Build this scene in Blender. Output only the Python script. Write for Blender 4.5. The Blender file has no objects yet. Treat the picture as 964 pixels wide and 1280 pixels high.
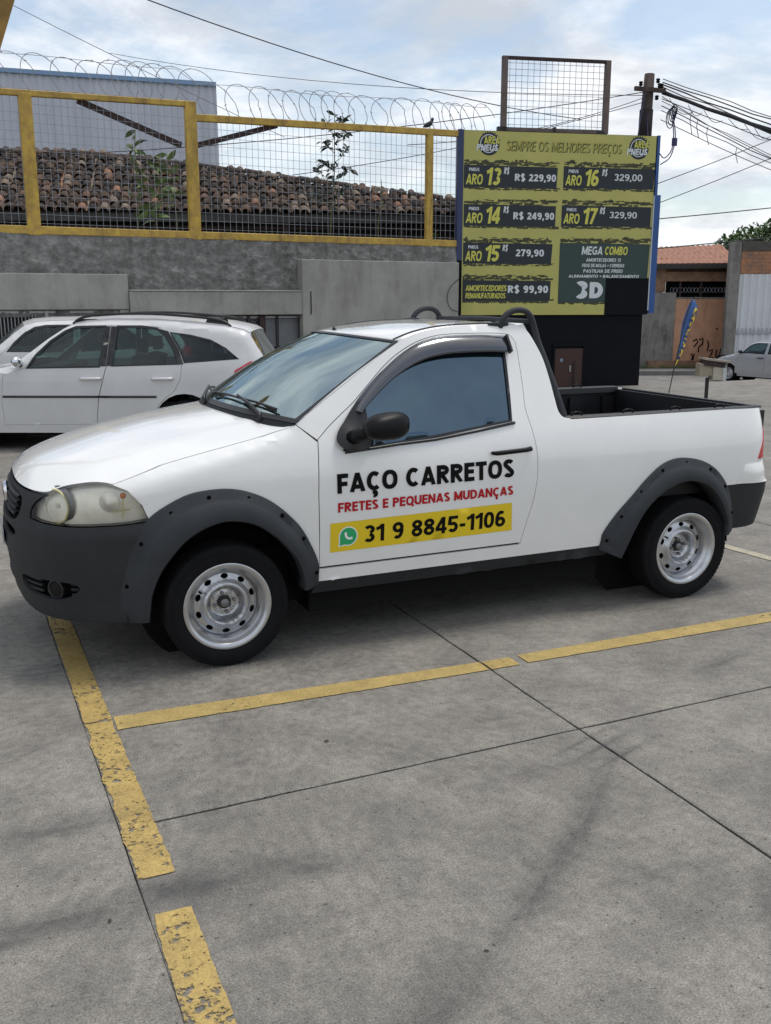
import bpy, bmesh, math, random
import numpy as np
from mathutils import Vector, Matrix, Euler
from mathutils.geometry import delaunay_2d_cdt
random.seed(7)
R = math.radians
SC = bpy.context.scene
COL = SC.collection

# ------------------------------------------------------------------ camera, world, sun, exposure
CAMP = Vector((-1.026, -4.272, 1.720)); YAW = .4066; PITCH = .2188
cd = bpy.data.cameras.new('camera'); cam = bpy.data.objects.new('camera', cd); COL.objects.link(cam)
cam.location = CAMP; cam.rotation_euler = Euler((math.pi/2 - PITCH, 0, -YAW), 'XYZ')
cd.sensor_fit = 'VERTICAL'; cd.sensor_height = 36; cd.lens = 36*1196/1280; cd.clip_end = 3000; cd.clip_start = .05
SC.camera = cam
SUN_EL, SUN_AZ = 72, 88          # degrees; azimuth clockwise from +Y
W = bpy.data.worlds.new('World'); SC.world = W; W.use_nodes = True
nt = W.node_tree; N = nt.nodes; L = nt.links; N.clear()
def wn(t, **k):
    n = N.new(t)
    for a, b in k.items(): setattr(n, a, b)
    return n
sky = wn('ShaderNodeTexSky', sky_type='NISHITA', sun_disc=False, sun_elevation=R(SUN_EL), sun_rotation=R(SUN_AZ))
sky.air_density = 1.0; sky.dust_density = 1.5; sky.ozone_density = 1.0
tc = wn('ShaderNodeTexCoord'); sep = wn('ShaderNodeSeparateXYZ'); L.new(tc.outputs['Generated'], sep.inputs[0])
def wmath(op, a, b=None, c=None):
    n = wn('ShaderNodeMath', operation=op)
    for i, v in enumerate((a, b, c)):
        if v is None: continue
        if isinstance(v, (int, float)): n.inputs[i].default_value = v
        else: L.new(v, n.inputs[i])
    return n.outputs[0]
zz = wmath('MAXIMUM', sep.outputs['Z'], 0.0); den = wmath('ADD', zz, .22)
cx = wmath('DIVIDE', sep.outputs['X'], den); cy = wmath('DIVIDE', sep.outputs['Y'], den)
cmb = wn('ShaderNodeCombineXYZ'); L.new(cx, cmb.inputs[0]); L.new(cy, cmb.inputs[1]); cmb.inputs[2].default_value = 3.1
def wnoise(scale, detail, rough, dist=0):
    n = wn('ShaderNodeTexNoise'); n.inputs['Scale'].default_value = scale; n.inputs['Detail'].default_value = detail
    n.inputs['Roughness'].default_value = rough; n.inputs['Distortion'].default_value = dist
    L.new(cmb.outputs[0], n.inputs['Vector']); return n.outputs['Fac']
def wramp(f, stops):
    n = wn('ShaderNodeValToRGB'); cr_ = n.color_ramp
    while len(cr_.elements) < len(stops): cr_.elements.new(.5)
    for e, (p, c) in zip(cr_.elements, stops): e.position = p; e.color = (*c, 1) if len(c) == 3 else c
    L.new(f, n.inputs[0]); return n.outputs[0]
n1 = wnoise(1.25, 10, .60, .35); n2 = wnoise(1.9, 9, .62, .2); n3 = wnoise(.8, 3, .5)
cover = wramp(n1, [(.43, (.22, .22, .22)), (.50, (.62, .62, .62)), (.57, (1, 1, 1))])
hz_ = wramp(sep.outputs['Z'], [(.0, (.5, .5, .5)), (.10, (.08, .08, .08)), (.3, (0, 0, 0))])
cov = wn('ShaderNodeMix', data_type='RGBA', blend_type='SCREEN'); cov.inputs[0].default_value = 1
L.new(cover, cov.inputs[6]); L.new(hz_, cov.inputs[7])
ccol = wramp(n2, [(.34, (6.2, 6.7, 7.4)), (.45, (7.8, 8.2, 8.8)), (.55, (10.4, 10.6, 10.9)), (.68, (11.6, 11.7, 11.8))])
mixw = wn('ShaderNodeMix', data_type='RGBA'); L.new(cov.outputs[2], mixw.inputs[0])
sk2 = wn('ShaderNodeMix', data_type='RGBA', blend_type='MULTIPLY'); sk2.inputs[0].default_value = 1
L.new(sky.outputs[0], sk2.inputs[6]); sk2.inputs[7].default_value = (1.75, 1.72, 1.62, 1)
L.new(sk2.outputs[2], mixw.inputs[6]); L.new(ccol, mixw.inputs[7])
bg = wn('ShaderNodeBackground'); bg.inputs[1].default_value = .088; L.new(mixw.outputs[2], bg.inputs[0])
wo = wn('ShaderNodeOutputWorld'); L.new(bg.outputs[0], wo.inputs[0])

sd = bpy.data.lights.new('sun', 'SUN'); sd.energy = 1.8; sd.angle = R(16); sd.color = (1, .96, .9)
so = bpy.data.objects.new('sun', sd); COL.objects.link(so)
sdir = Vector((math.sin(R(SUN_AZ))*math.cos(R(SUN_EL)), math.cos(R(SUN_AZ))*math.cos(R(SUN_EL)), math.sin(R(SUN_EL))))
so.rotation_euler = sdir.to_track_quat('Z', 'Y').to_euler(); so.location = (0, 0, 30)
SC.cycles.transparent_max_bounces = 40
SC.view_settings.view_transform = 'Standard'; SC.view_settings.look = 'None'
SC.view_settings.gamma = 1; SC.view_settings.use_curve_mapping = False; SC.view_settings.exposure = 0.17

# ------------------------------------------------------------------ materials
def mat(name, col, rough=.6, metal=0, spec=.5, var=0, vscale=4, bump=0, bscale=40, coat=0, emit=None, col2=None, ior=None,
        stretch=None, alpha=None, detail=5, objrand=0, bdist=.01, streak=0):
    m = bpy.data.materials.new(name); m.use_nodes = True
    t = m.node_tree; b = t.nodes['Principled BSDF']
    b.inputs['Base Color'].default_value = (*col, 1); b.inputs['Roughness'].default_value = rough
    b.inputs['Metallic'].default_value = metal; b.inputs['Specular IOR Level'].default_value = spec
    if coat: b.inputs['Coat Weight'].default_value = coat; b.inputs['Coat Roughness'].default_value = .06
    if ior: b.inputs['IOR'].default_value = ior
    if alpha is not None: b.inputs['Alpha'].default_value = alpha
    tcn = t.nodes.new('ShaderNodeTexCoord'); vec = tcn.outputs['Object']
    if stretch:
        mp = t.nodes.new('ShaderNodeMapping'); mp.inputs['Scale'].default_value = stretch; t.links.new(vec, mp.inputs[0]); vec = mp.outputs[0]
    if var or col2:
        n = t.nodes.new('ShaderNodeTexNoise'); n.inputs['Scale'].default_value = vscale; n.inputs['Detail'].default_value = detail
        n.inputs['Roughness'].default_value = .65; t.links.new(vec, n.inputs['Vector'])
        r = t.nodes.new('ShaderNodeValToRGB'); r.color_ramp.elements[0].position = .33; r.color_ramp.elements[1].position = .67
        c2 = col2 if col2 else tuple(c*(1-var) for c in col)
        r.color_ramp.elements[0].color = (*c2, 1); r.color_ramp.elements[1].color = (*col, 1)
        t.links.new(n.outputs['Fac'], r.inputs[0]); out = r.outputs[0]
        if objrand:
            oi = t.nodes.new('ShaderNodeObjectInfo'); h = t.nodes.new('ShaderNodeHueSaturation')
            mr = t.nodes.new('ShaderNodeMapRange'); mr.inputs[3].default_value = 1-objrand; mr.inputs[4].default_value = 1+objrand
            t.links.new(oi.outputs['Random'], mr.inputs[0]); t.links.new(mr.outputs[0], h.inputs['Value']); t.links.new(out, h.inputs['Color']); out = h.outputs[0]
        if streak:
            m3 = t.nodes.new('ShaderNodeMapping'); m3.inputs['Scale'].default_value = (1.5, 1.5, .42); t.links.new(tcn.outputs['Object'], m3.inputs[0])
            n3 = t.nodes.new('ShaderNodeTexNoise'); n3.inputs['Scale'].default_value = 2.2; n3.inputs['Detail'].default_value = 8; n3.inputs['Roughness'].default_value = .7; t.links.new(m3.outputs[0], n3.inputs[0])
            r3 = t.nodes.new('ShaderNodeValToRGB'); r3.color_ramp.elements[0].position = .34; r3.color_ramp.elements[1].position = .52; v = 1-streak; r3.color_ramp.elements[0].color = (v, v*.98, v*.95, 1); r3.color_ramp.elements[1].color = (1, 1, 1, 1); t.links.new(n3.outputs['Fac'], r3.inputs[0])
            x3 = t.nodes.new('ShaderNodeMix'); x3.data_type = 'RGBA'; x3.blend_type = 'MULTIPLY'; x3.inputs[0].default_value = 1; t.links.new(out, x3.inputs[6]); t.links.new(r3.outputs[0], x3.inputs[7]); out = x3.outputs[2]
        t.links.new(out, b.inputs['Base Color'])
    if bump:
        n = t.nodes.new('ShaderNodeTexNoise'); n.inputs['Scale'].default_value = bscale; n.inputs['Detail'].default_value = 6
        t.links.new(vec, n.inputs['Vector']); bp = t.nodes.new('ShaderNodeBump'); bp.inputs['Strength'].default_value = bump
        bp.inputs['Distance'].default_value = bdist
        t.links.new(n.outputs['Fac'], bp.inputs['Height']); t.links.new(bp.outputs[0], b.inputs['Normal'])
    if emit: b.inputs['Emission Color'].default_value = (*col, 1); b.inputs['Emission Strength'].default_value = emit
    return m
def glassmat(name, tint, trans=.5, rough=.02, ior=1.5, gcol=(.93, .97, 1), boost=1.0):
    """window glass: a tinted see-through layer under a fresnel reflection"""
    m = bpy.data.materials.new(name); m.use_nodes = True; t = m.node_tree; t.nodes.clear()
    o = t.nodes.new('ShaderNodeOutputMaterial'); tr = t.nodes.new('ShaderNodeBsdfTransparent'); tr.inputs[0].default_value = (*tint, 1)
    df = t.nodes.new('ShaderNodeBsdfDiffuse'); df.inputs[0].default_value = (*[c*.12 for c in tint], 1)
    mx = t.nodes.new('ShaderNodeMixShader'); mx.inputs[0].default_value = trans
    t.links.new(df.outputs[0], mx.inputs[1]); t.links.new(tr.outputs[0], mx.inputs[2])
    gl = t.nodes.new('ShaderNodeBsdfGlossy'); gl.inputs['Roughness'].default_value = rough; gl.inputs[0].default_value = (*gcol, 1)
    fr = t.nodes.new('ShaderNodeFresnel'); fr.inputs[0].default_value = ior
    ge = t.nodes.new('ShaderNodeNewGeometry'); io = t.nodes.new('ShaderNodeMix'); io.data_type = 'FLOAT'   # same fresnel from either side of the pane
    t.links.new(ge.outputs['Backfacing'], io.inputs[0]); io.inputs[2].default_value = ior; io.inputs[3].default_value = ior
    t.links.new(io.outputs[0], fr.inputs[0])
    bo = t.nodes.new('ShaderNodeMath'); bo.operation = 'MULTIPLY'; bo.use_clamp = True; bo.inputs[1].default_value = boost; t.links.new(fr.outputs[0], bo.inputs[0])
    m2 = t.nodes.new('ShaderNodeMixShader'); t.links.new(bo.outputs[0], m2.inputs[0]); t.links.new(mx.outputs[0], m2.inputs[1]); t.links.new(gl.outputs[0], m2.inputs[2])
    t.links.new(m2.outputs[0], o.inputs[0]); return m
M = {}
M['white'] = mat('white car paint', (.79, .79, .77), .24, coat=1, var=.05, vscale=3.5, detail=9)
M['white2'] = mat('shaded white car paint', (.63, .63, .63), .3, coat=.5, var=.10, vscale=2)  # greyed white: the parked cars carry their shade in the paint colour
M['silver'] = mat('silver grey car paint', (.42, .43, .45), .3, metal=.3, coat=.6, var=.05)
M['trim'] = mat('faded charcoal plastic', (.036, .040, .046), .66, var=.22, vscale=5, bump=.15, bscale=300, spec=.3)
M['trim_b'] = mat('grey bumper plastic', (.027, .029, .032), .6, var=.25, vscale=4, bump=.12, bscale=260, spec=.3)
M['black'] = mat('black plastic', (.012, .012, .013), .4, var=.2)
M['gloss_black'] = mat('glossy black plastic', (.005, .005, .006), .45, spec=.22)
M['dark'] = mat('dark underside', (.010, .010, .010), .95, spec=.1)
M['rubber'] = mat('tyre rubber', (.009, .009, .010), .85, var=.3, vscale=12, bump=.2, bscale=90, spec=.18)
M['steel'] = mat('painted steel wheel', (.58, .59, .61), .30, metal=.85, var=.20, vscale=11)
M['chrome'] = mat('chrome', (.75, .76, .78), .18, metal=1)
M['bolt'] = mat('dull bolt metal', (.20, .20, .205), .45, metal=.7)
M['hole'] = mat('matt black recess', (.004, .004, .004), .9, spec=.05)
M['glass'] = glassmat('dark tinted side glass', (.10, .17, .20), .20, ior=2.5, gcol=(.40, .60, .82))
M['wglass'] = glassmat('green tinted windscreen glass', (.26, .42, .40), .70, ior=3.6, gcol=(.80, .97, 1), boost=1.25)
M['cglass'] = glassmat('clear green car glass', (.38, .52, .50), .80, ior=1.5)
M['bglass'] = glassmat('dark rear window glass', (.12, .15, .15), .5, ior=1.5)
M['lens'] = glassmat('aged headlight lens', (1, .99, .95), .97, ior=1.42, rough=.12)
M['visor'] = glassmat('smoked violet acrylic', (.20, .21, .32), .45, rough=.12, ior=2.0)
M['reflector'] = mat('headlight reflector', (.90, .88, .80), .3, metal=.25, var=.2, vscale=14)
M['yellowed'] = mat('yellowed plastic ring', (.66, .60, .30), .45)
M['orange'] = mat('orange lens', (.62, .16, .02), .3)
M['red'] = mat('red tail lamp plastic', (.50, .012, .018), .2, coat=.5)
M['fabric'] = mat('grey seat fabric', (.05, .05, .055), .9)
M['decal_y'] = mat('yellow vinyl', (.74, .54, .02), .45, spec=.3)
M['decal_k'] = mat('black vinyl', (.004, .004, .004), .55, spec=.12)
M['decal_r'] = mat('red vinyl', (.45, .008, .015), .5, spec=.2)
M['decal_g'] = mat('green vinyl', (.02, .36, .13), .4)
M['decal_w'] = mat('white vinyl', (.85, .85, .85), .4)

# ------------------------------------------------------------------ helpers
def props(o, label=None, cat=None, group=None, kind=None):
    if label: o['label'] = label
    if cat: o['category'] = cat
    if group: o['group'] = group
    if kind: o['kind'] = kind
    return o
def empty(name, loc=(0, 0, 0), rz=0, label=None, cat=None, group=None):
    o = bpy.data.objects.new(name, None); COL.objects.link(o); o.location = loc; o.rotation_euler = (0, 0, rz)
    o.empty_display_size = .2
    return props(o, label, cat, group)
def link(name, me, m=None, parent=None):
    if m is not None and not me.materials:
        for k in (m if isinstance(m, (list, tuple)) else [m]): me.materials.append(k)
    o = bpy.data.objects.new(name, me); COL.objects.link(o)
    if parent is not None: o.parent = parent
    return o
def mk(name, verts, faces, m=None, parent=None, smooth=False):
    me = bpy.data.meshes.new(name); me.from_pydata([tuple(map(float, v)) for v in verts], [], faces); me.update()
    if smooth: me.shade_smooth()
    return link(name, me, m, parent)
def solid(o, th, off=-1, split=35):
    if th:
        s = o.modifiers.new('thick', 'SOLIDIFY'); s.thickness = th; s.offset = off
    if split:
        e = o.modifiers.new('split', 'EDGE_SPLIT'); e.split_angle = R(split)
    return o
class MB:
    """collects simple shapes into one mesh"""
    def __init__(s): s.v = []; s.f = []
    def add(s, vs, fs):
        n = len(s.v); s.v += [tuple(map(float, v)) for v in vs]; s.f += [tuple(i+n for i in f) for f in fs]
    def box(s, x0, x1, y0, y1, z0, z1, T=None):
        vs = [Vector((x, y, z)) for x in (x0, x1) for y in (y0, y1) for z in (z0, z1)]
        if T is not None: vs = [T @ v for v in vs]
        s.add(vs, [(0, 1, 3, 2), (4, 6, 7, 5), (0, 4, 5, 1), (2, 3, 7, 6), (0, 2, 6, 4), (1, 5, 7, 3)])
    def bar(s, a, b, w, h=None, up=(0, 0, 1)):
        a = Vector(a); b = Vector(b); d = b-a; h = h or w
        if d.length < 1e-6: return
        q = d.normalized(); u = Vector(up)
        if abs(q.dot(u)) > .98: u = Vector((1, 0, 0))
        x = q.cross(u).normalized(); z = x.cross(q)
        vs = []
        for p in (a, b):
            for i, j in ((-1, -1), (1, -1), (1, 1), (-1, 1)): vs.append(p + x*(w/2*i) + z*(h/2*j))
        s.add(vs, [(0, 3, 2, 1), (4, 5, 6, 7), (0, 1, 5, 4), (1, 2, 6, 5), (2, 3, 7, 6), (3, 0, 4, 7)])
    def tube(s, pts, r, n=6, closed=False, cap=True):
        pts = [Vector(p) for p in pts]; rs = r if isinstance(r, (list, tuple)) else [r]*len(pts)
        base = len(s.v); k = len(pts); u = None
        for i, p in enumerate(pts):
            a = pts[i-1] if (i > 0 or closed) else pts[0]; b = pts[(i+1) % k] if (i < k-1 or closed) else pts[-1]
            t = (b-a).normalized() if (b-a).length > 1e-9 else Vector((0, 0, 1))
            if u is None:
                u = t.cross(Vector((0, 0, 1)))
                if u.length < .1: u = t.cross(Vector((1, 0, 0)))
            u = (u - t*u.dot(t)).normalized(); w = t.cross(u)
            for j in range(n):
                a_ = 2*math.pi*j/n; s.v.append(tuple(p + (u*math.cos(a_)+w*math.sin(a_))*rs[i]))
        for i in range(k if closed else k-1):
            for j in range(n):
                a0 = base+i*n; a1 = base+((i+1) % k)*n
                s.f.append((a0+j, a0+(j+1) % n, a1+(j+1) % n, a1+j))
        if cap and not closed:
            s.f.append(tuple(base+j for j in range(n))[::-1]); s.f.append(tuple(base+(k-1)*n+j for j in range(n)))
    def lathe(s, prof, n=48, T=None, closed=False):
        """prof: (radius, axial); axis is Y"""
        base = len(s.v); k = len(prof)
        for (r_, a) in prof:
            for j in range(n):
                t = 2*math.pi*j/n; v = Vector((r_*math.cos(t), a, r_*math.sin(t)))
                s.v.append(tuple(T @ v if T is not None else v))
        for i in range(k if closed else k-1):
            a0 = base+i*n; a1 = base+((i+1) % k)*n
            for j in range(n): s.f.append((a0+j, a1+j, a1+(j+1) % n, a0+(j+1) % n))
    def build(s, name, m=None, parent=None, smooth=False, split=None):
        o = mk(name, s.v, s.f, m, parent, smooth)
        if split: solid(o, 0, 0, split)
        return o
def cr(pts, n=6):
    """Catmull-Rom through an open list of 2-D / 3-D points"""
    P = [np.array(p, float) for p in pts]; P = [2*P[0]-P[1]] + P + [2*P[-1]-P[-2]]; out = []
    for i in range(1, len(P)-2):
        for k in range(n):
            t = k/n; a, b, c, d = P[i-1], P[i], P[i+1], P[i+2]
            out.append(.5*((2*b) + (c-a)*t + (2*a-5*b+4*c-d)*t*t + (3*b-a-3*c+d)*t**3))
    out.append(P[-2]); return [tuple(map(float, o)) for o in out]
def resample(poly, step):
    out = []
    for i in range(len(poly)):
        a = np.array(poly[i]); b = np.array(poly[(i+1) % len(poly)]); n = max(1, int(math.ceil(np.hypot(*(b-a))/step)))
        for k in range(n): out.append(tuple(a+(b-a)*k/n))
    return out
def dedupe(poly, e=1e-4):
    o = []
    for p in poly:
        if not o or math.hypot(p[0]-o[-1][0], p[1]-o[-1][1]) > e: o.append(tuple(p))
    if len(o) > 1 and math.hypot(o[0][0]-o[-1][0], o[0][1]-o[-1][1]) < e: o.pop()
    return o
def inside(P, poly):
    x, y = P[:, 0], P[:, 1]; r = np.zeros(len(P), bool); q = np.array(poly); n = len(q)
    for i in range(n):
        x1, y1 = q[i]; x2, y2 = q[(i+1) % n]
        c = ((y1 > y) != (y2 > y))
        with np.errstate(divide='ignore', invalid='ignore'):
            xi = (x2-x1)*(y-y1)/(y2-y1)+x1
        r ^= c & (x < xi)
    return r
def inset(poly, d):
    q = np.array(poly); n = len(q); A = .5*sum(q[i][0]*q[(i+1) % n][1]-q[(i+1) % n][0]*q[i][1] for i in range(n)); s = 1 if A > 0 else -1
    out = []
    for i in range(n):
        a, b, c = q[i-1], q[i], q[(i+1) % n]; e1 = (b-a)/max(1e-9, np.hypot(*(b-a))); e2 = (c-b)/max(1e-9, np.hypot(*(c-b)))
        m = np.array([-e1[1]-e2[1], e1[0]+e2[0]])*s; l = np.hypot(*m)
        m = m/l if l > 1e-6 else np.array([0, 0]); out.append(tuple(b+m*d))
    return out
def tri2d(poly, holes=(), step=.05):
    """triangulated polygon with holes and an inner grid"""
    loops = [resample(dedupe(poly), step)] + [resample(dedupe(h), step) for h in holes]
    pts = []; ed = []
    for l in loops:
        b = len(pts); pts += l; ed += [(b+i, b+(i+1) % len(l)) for i in range(len(l))]
    q = np.array(loops[0]); x0, y0 = q.min(0); x1, y1 = q.max(0)
    gx, gy = np.meshgrid(np.arange(x0+step/2, x1, step), np.arange(y0+step/2, y1, step)); G = np.c_[gx.ravel(), gy.ravel()]
    if len(G):
        k = inside(G, loops[0])
        for h in loops[1:]: k &= ~inside(G, h)
        G = G[k]; A = np.array(pts)
        if len(G):
            d = np.min(np.hypot(G[:, None, 0]-A[None, :, 0], G[:, None, 1]-A[None, :, 1]), 1); G = G[d > step*.45]
        pts = pts + [tuple(g) for g in G]
    r = delaunay_2d_cdt([Vector(p) for p in pts], ed, [], 0, 1e-6)
    V = [tuple(v) for v in r[0]]; F = [tuple(f) for f in r[2]]
    C = np.array([[sum(V[i][0] for i in f)/3, sum(V[i][1] for i in f)/3] for f in F]); k = inside(C, loops[0])
    for h in loops[1:]: k &= ~inside(C, h)
    return V, [f for f, g in zip(F, k) if g]
def panel(name, poly, fn, m, parent, holes=(), step=.05, th=.012, smooth=True, flip=False, split=35):
    V, F = tri2d(poly, holes, step)
    vs = [fn(*v) for v in V]
    if flip: F = [f[::-1] for f in F]
    o = mk(name, vs, F, m, parent, smooth)
    return solid(o, th, -1, split) if th or split else o
def grid(name, fn, nu, nv, m, parent, th=0, flip=False, smooth=True, split=0):
    vs = [fn(i/nu, j/nv) for j in range(nv+1) for i in range(nu+1)]; w = nu+1
    fs = [(j*w+i, j*w+i+1, (j+1)*w+i+1, (j+1)*w+i) for j in range(nv) for i in range(nu)]
    if flip: fs = [f[::-1] for f in fs]
    o = mk(name, vs, fs, m, parent, smooth)
    return solid(o, th, -1, split) if th or split else o
def _arc(cx, cy, rx, ry, a0, a1, n=None):
    n = n or max(3, int(abs(a1-a0)/18)); return [(cx+rx*math.cos(R(a0+(a1-a0)*i/n)), cy+ry*math.sin(R(a0+(a1-a0)*i/n))) for i in range(n+1)]
def glyph(ch, t):
    """centre lines of a heavy grotesque letter: (width, [(points, closed)])"""
    h = t/2; T, Bt, Mi = 1-h, h, .5
    def W_(w): return h, w-h
    if ch == ' ': return .30, []
    if ch in 'OQ0':
        w = .60 if ch == '0' else .80; l, r = W_(w); c = w/2
        g = [([(c+(r-l)/2*math.copysign(abs(math.cos(a))**.85, math.cos(a)), .5+(T-Bt)/2*math.copysign(abs(math.sin(a))**.85, math.sin(a))) for a in [2*math.pi*i/32 for i in range(32)]], True)]
        if ch == 'Q': g.append(([(c+.05, .24), (w-.02, -.10)], False))
        return w, g
    if ch == 'C' or ch == 'Ç':
        w = .72; l, r = W_(w); g = [(_arc(w*.54, .5, w*.54-l, .5-h, 48, 312), False)]
        if ch == 'Ç': g.append(([(w*.56, .0), (w*.56, -.08)] + _arc(w*.52, -.17, .09, .085, 70, -110), False))
        return w, g
    if ch == 'G': w = .76; l, r = W_(w); return w, [(_arc(w*.54, .5, w*.54-l, .5-h, 48, 300)+[(r, .17), (r, .46), (w*.56, .46)], False)]
    if ch == 'A': w = .78; return w, [([(h*.9, 0), (w/2, 1)], False), ([(w/2, 1), (w-h*.9, 0)], False), ([(w*.24, .28), (w*.76, .28)], False)]
    if ch == 'B': w = .66; l, r = W_(w); return w, [([(l, 0), (l, 1)], False), ([(l, T), (r*.62, T)] + _arc(r*.62, .75, r*.34, .25-h, 90, -90) + [(l, .51)], False), ([(l, .51), (r*.66, .51)] + _arc(r*.66, .27, r*.34, .27-h, 90, -90) + [(l, Bt)], False)]
    if ch == 'D': w = .74; l, r = W_(w); return w, [([(l, 0), (l, 1)], False), ([(l, T), (r*.50, T)] + _arc(r*.50, .5, r*.50, .5-h, 90, -90) + [(l, Bt)], False)]
    if ch == 'E': w = .56; l, r = W_(w); return w, [([(l, 0), (l, 1)], False), ([(l, T), (w, T)], False), ([(l, .52), (w*.94, .52)], False), ([(l, Bt), (w, Bt)], False)]
    if ch == 'F': w = .55; l, r = W_(w); return w, [([(l, 0), (l, 1)], False), ([(l, T), (w, T)], False), ([(l, .48), (w*.92, .48)], False)]
    if ch == 'H': w = .70; l, r = W_(w); return w, [([(l, 0), (l, 1)], False), ([(r, 0), (r, 1)], False), ([(l, .5), (r, .5)], False)]
    if ch == 'I': return t, [([(h, 0), (h, 1)], False)]
    if ch == 'J': w = .48; l, r = W_(w); return w, [([(r, 1), (r, .3)] + _arc(r*.5+h*.5, .30, r*.5-h*.5, .30-h, 0, -160), False)]
    if ch == 'L': w = .54; l, r = W_(w); return w, [([(l, 1), (l, 0)], False), ([(l, Bt), (w, Bt)], False)]
    if ch == 'M': w = .88; l, r = W_(w); return w, [([(l, 0), (l, 1)], False), ([(r, 0), (r, 1)], False), ([(l*1.1, 1), (w/2, .12)], False), ([(w/2, .12), (r, 1)], False)]
    if ch == 'N': w = .74; l, r = W_(w); return w, [([(l, 0), (l, 1)], False), ([(r, 0), (r, 1)], False), ([(l, 1), (r, 0)], False)]
    if ch == 'P': w = .64; l, r = W_(w); return w, [([(l, 0), (l, 1)], False), ([(l, T), (r*.60, T)] + _arc(r*.60, .70, r*.40, .30-h, 90, -90) + [(l, .40+h)], False)]
    if ch == 'R': w = .68; l, r = W_(w); return w, [([(l, 0), (l, 1)], False), ([(l, T), (r*.58, T)] + _arc(r*.58, .72, r*.38, .28-h, 90, -90) + [(l, .44+h)], False), ([(r*.50, .46), (w-h*.9, 0)], False)]
    if ch in 'S$':
        w = .62; l, r = W_(w); g = [(_arc(w/2, .74, w/2-h, .26-h, 25, 230)+_arc(w/2, .26, w/2-h, .26-h, 50, -155), False)]
        if ch == '$': g.append(([(w/2, -.10), (w/2, 1.10)], False))
        return w, g
    if ch == 'T': w = .62; return w, [([(w/2, 0), (w/2, 1)], False), ([(0, T), (w, T)], False)]
    if ch == 'U': w = .72; l, r = W_(w); return w, [([(l, 1), (l, .36)] + _arc(w/2, .36, w/2-h, .36-h, 180, 360) + [(r, 1)], False)]
    if ch == 'V': w = .74; return w, [([(h*.9, 1), (w/2, 0)], False), ([(w/2, 0), (w-h*.9, 1)], False)]
    if ch == 'X': w = .72; return w, [([(h, 1), (w-h, 0)], False), ([(h, 0), (w-h, 1)], False)]
    if ch == 'Z': w = .62; return w, [([(0, T), (w, T)], False), ([(w-h, 1-t), (h, t)], False), ([(0, Bt), (w, Bt)], False)]
    if ch == '1': w = .42; return w, [([(w-h, 0), (w-h, 1)], False), ([(w-h, 1-h*.7), (w*.42, .80), (0, .72)], False)]
    if ch == '2': w = .58; l, r = W_(w); return w, [(_arc(w/2, .70, w/2-h, .30-h, 165, -35)+[(l, Bt+.02)], False), ([(0, Bt), (w, Bt)], False)]
    if ch == '3': w = .58; return w, [(_arc(w/2-.01, .74, w/2-h, .26-h, 150, -80), False), (_arc(w/2-.01, .27, w/2-h, .27-h, 85, -150), False)]
    if ch == '4': w = .62; return w, [([(w*.70, 0), (w*.70, 1)], False), ([(w*.66, 1-h*.4), (h*.5, .30)], False), ([(0, .27), (w, .27)], False)]
    if ch == '5': w = .58; l, r = W_(w); return w, [([(w*.96, T), (w*.22, T)], False), ([(w*.22, 1), (w*.13, .46)], False), (_arc(w/2-.01, .32, w/2-h, .32-h, 135, -150), False)]
    if ch in '69':
        w = .60; l, r = W_(w); g = [([(w/2+(r-l)/2*math.cos(a), .31+(.31-h)*math.sin(a)) for a in [2*math.pi*i/22 for i in range(22)]], True), (_arc(w/2+.02, .46, w/2-h+.02, .54-h, 55, 185), False)]
        if ch == '9': g = [([(w-x, 1-y) for x, y in p], c) for p, c in g]
        return w, g
    if ch == '7': w = .56; return w, [([(0, T), (w, T)], False), ([(w-h, 1), (w*.34, 0)], False)]
    if ch == '8': w = .60; l, r = W_(w); return w, [([(w/2+(r-l)*.46*math.cos(a), .74+(.26-h)*math.sin(a)) for a in [2*math.pi*i/20 for i in range(20)]], True), ([(w/2+(r-l)/2*math.cos(a), .28+(.28-h)*math.sin(a)) for a in [2*math.pi*i/22 for i in range(22)]], True)]
    if ch == '-': w = .36; return w, [([(.02, .38), (w-.02, .38)], False)]
    if ch == '+': w = .5; return w, [([(.02, .5), (w-.02, .5)], False), ([(w/2, .26), (w/2, .74)], False)]
    if ch == ',': return t*1.1, [([(t*.6, t), (t*.6, 0), (t*.2, -.13)], False)]
    return .3, []
_tc = {}; _tl = {}
def text2d(body, t=.17, gap=.085, shear=0.0):
    k = (body, t, gap, shear)
    if k in _tc: return _tc[k]
    V = []; F = []; x = 0.0; ns = 0; ids = []
    for ci, ch in enumerate(body):
        w, st = glyph(ch, t)
        for pts, closed in st:
            n = len(pts); P = [Vector(p) for p in pts]; b = len(V)
            for i, p in enumerate(P):
                a = P[i-1] if (i or closed) else None; c = P[(i+1) % n] if (i < n-1 or closed) else None
                d1 = (p-a).normalized() if a is not None else None; d2 = (c-p).normalized() if c is not None else None
                if d1 is None: d1 = d2
                if d2 is None: d2 = d1
                m = Vector((-(d1.y+d2.y), d1.x+d2.x)); m.normalize(); q = max(.55, m.dot(Vector((-d1.y, d1.x)))); o = m*(t/2/q)
                for s_ in (1, -1): yy = p.y+o.y*s_; V.append((x+p.x+o.x*s_, yy if ch == '$' else min(1, yy) if ch in 'ÇQ,' else min(1, max(0, yy)), ns % 3))
            for i in range(n if closed else n-1):
                j = (i+1) % n; F.append((b+2*i, b+2*i+1, b+2*j+1, b+2*j))
            ns += 1
        ids += [ci]*(len(V)-len(ids)); x += w+gap
    x -= gap
    V = [((v[0]+shear*v[1])/x, v[1], v[2]) for v in V]
    _tc[k] = (V, F); _tl[k] = ids; return _tc[k]
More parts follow.
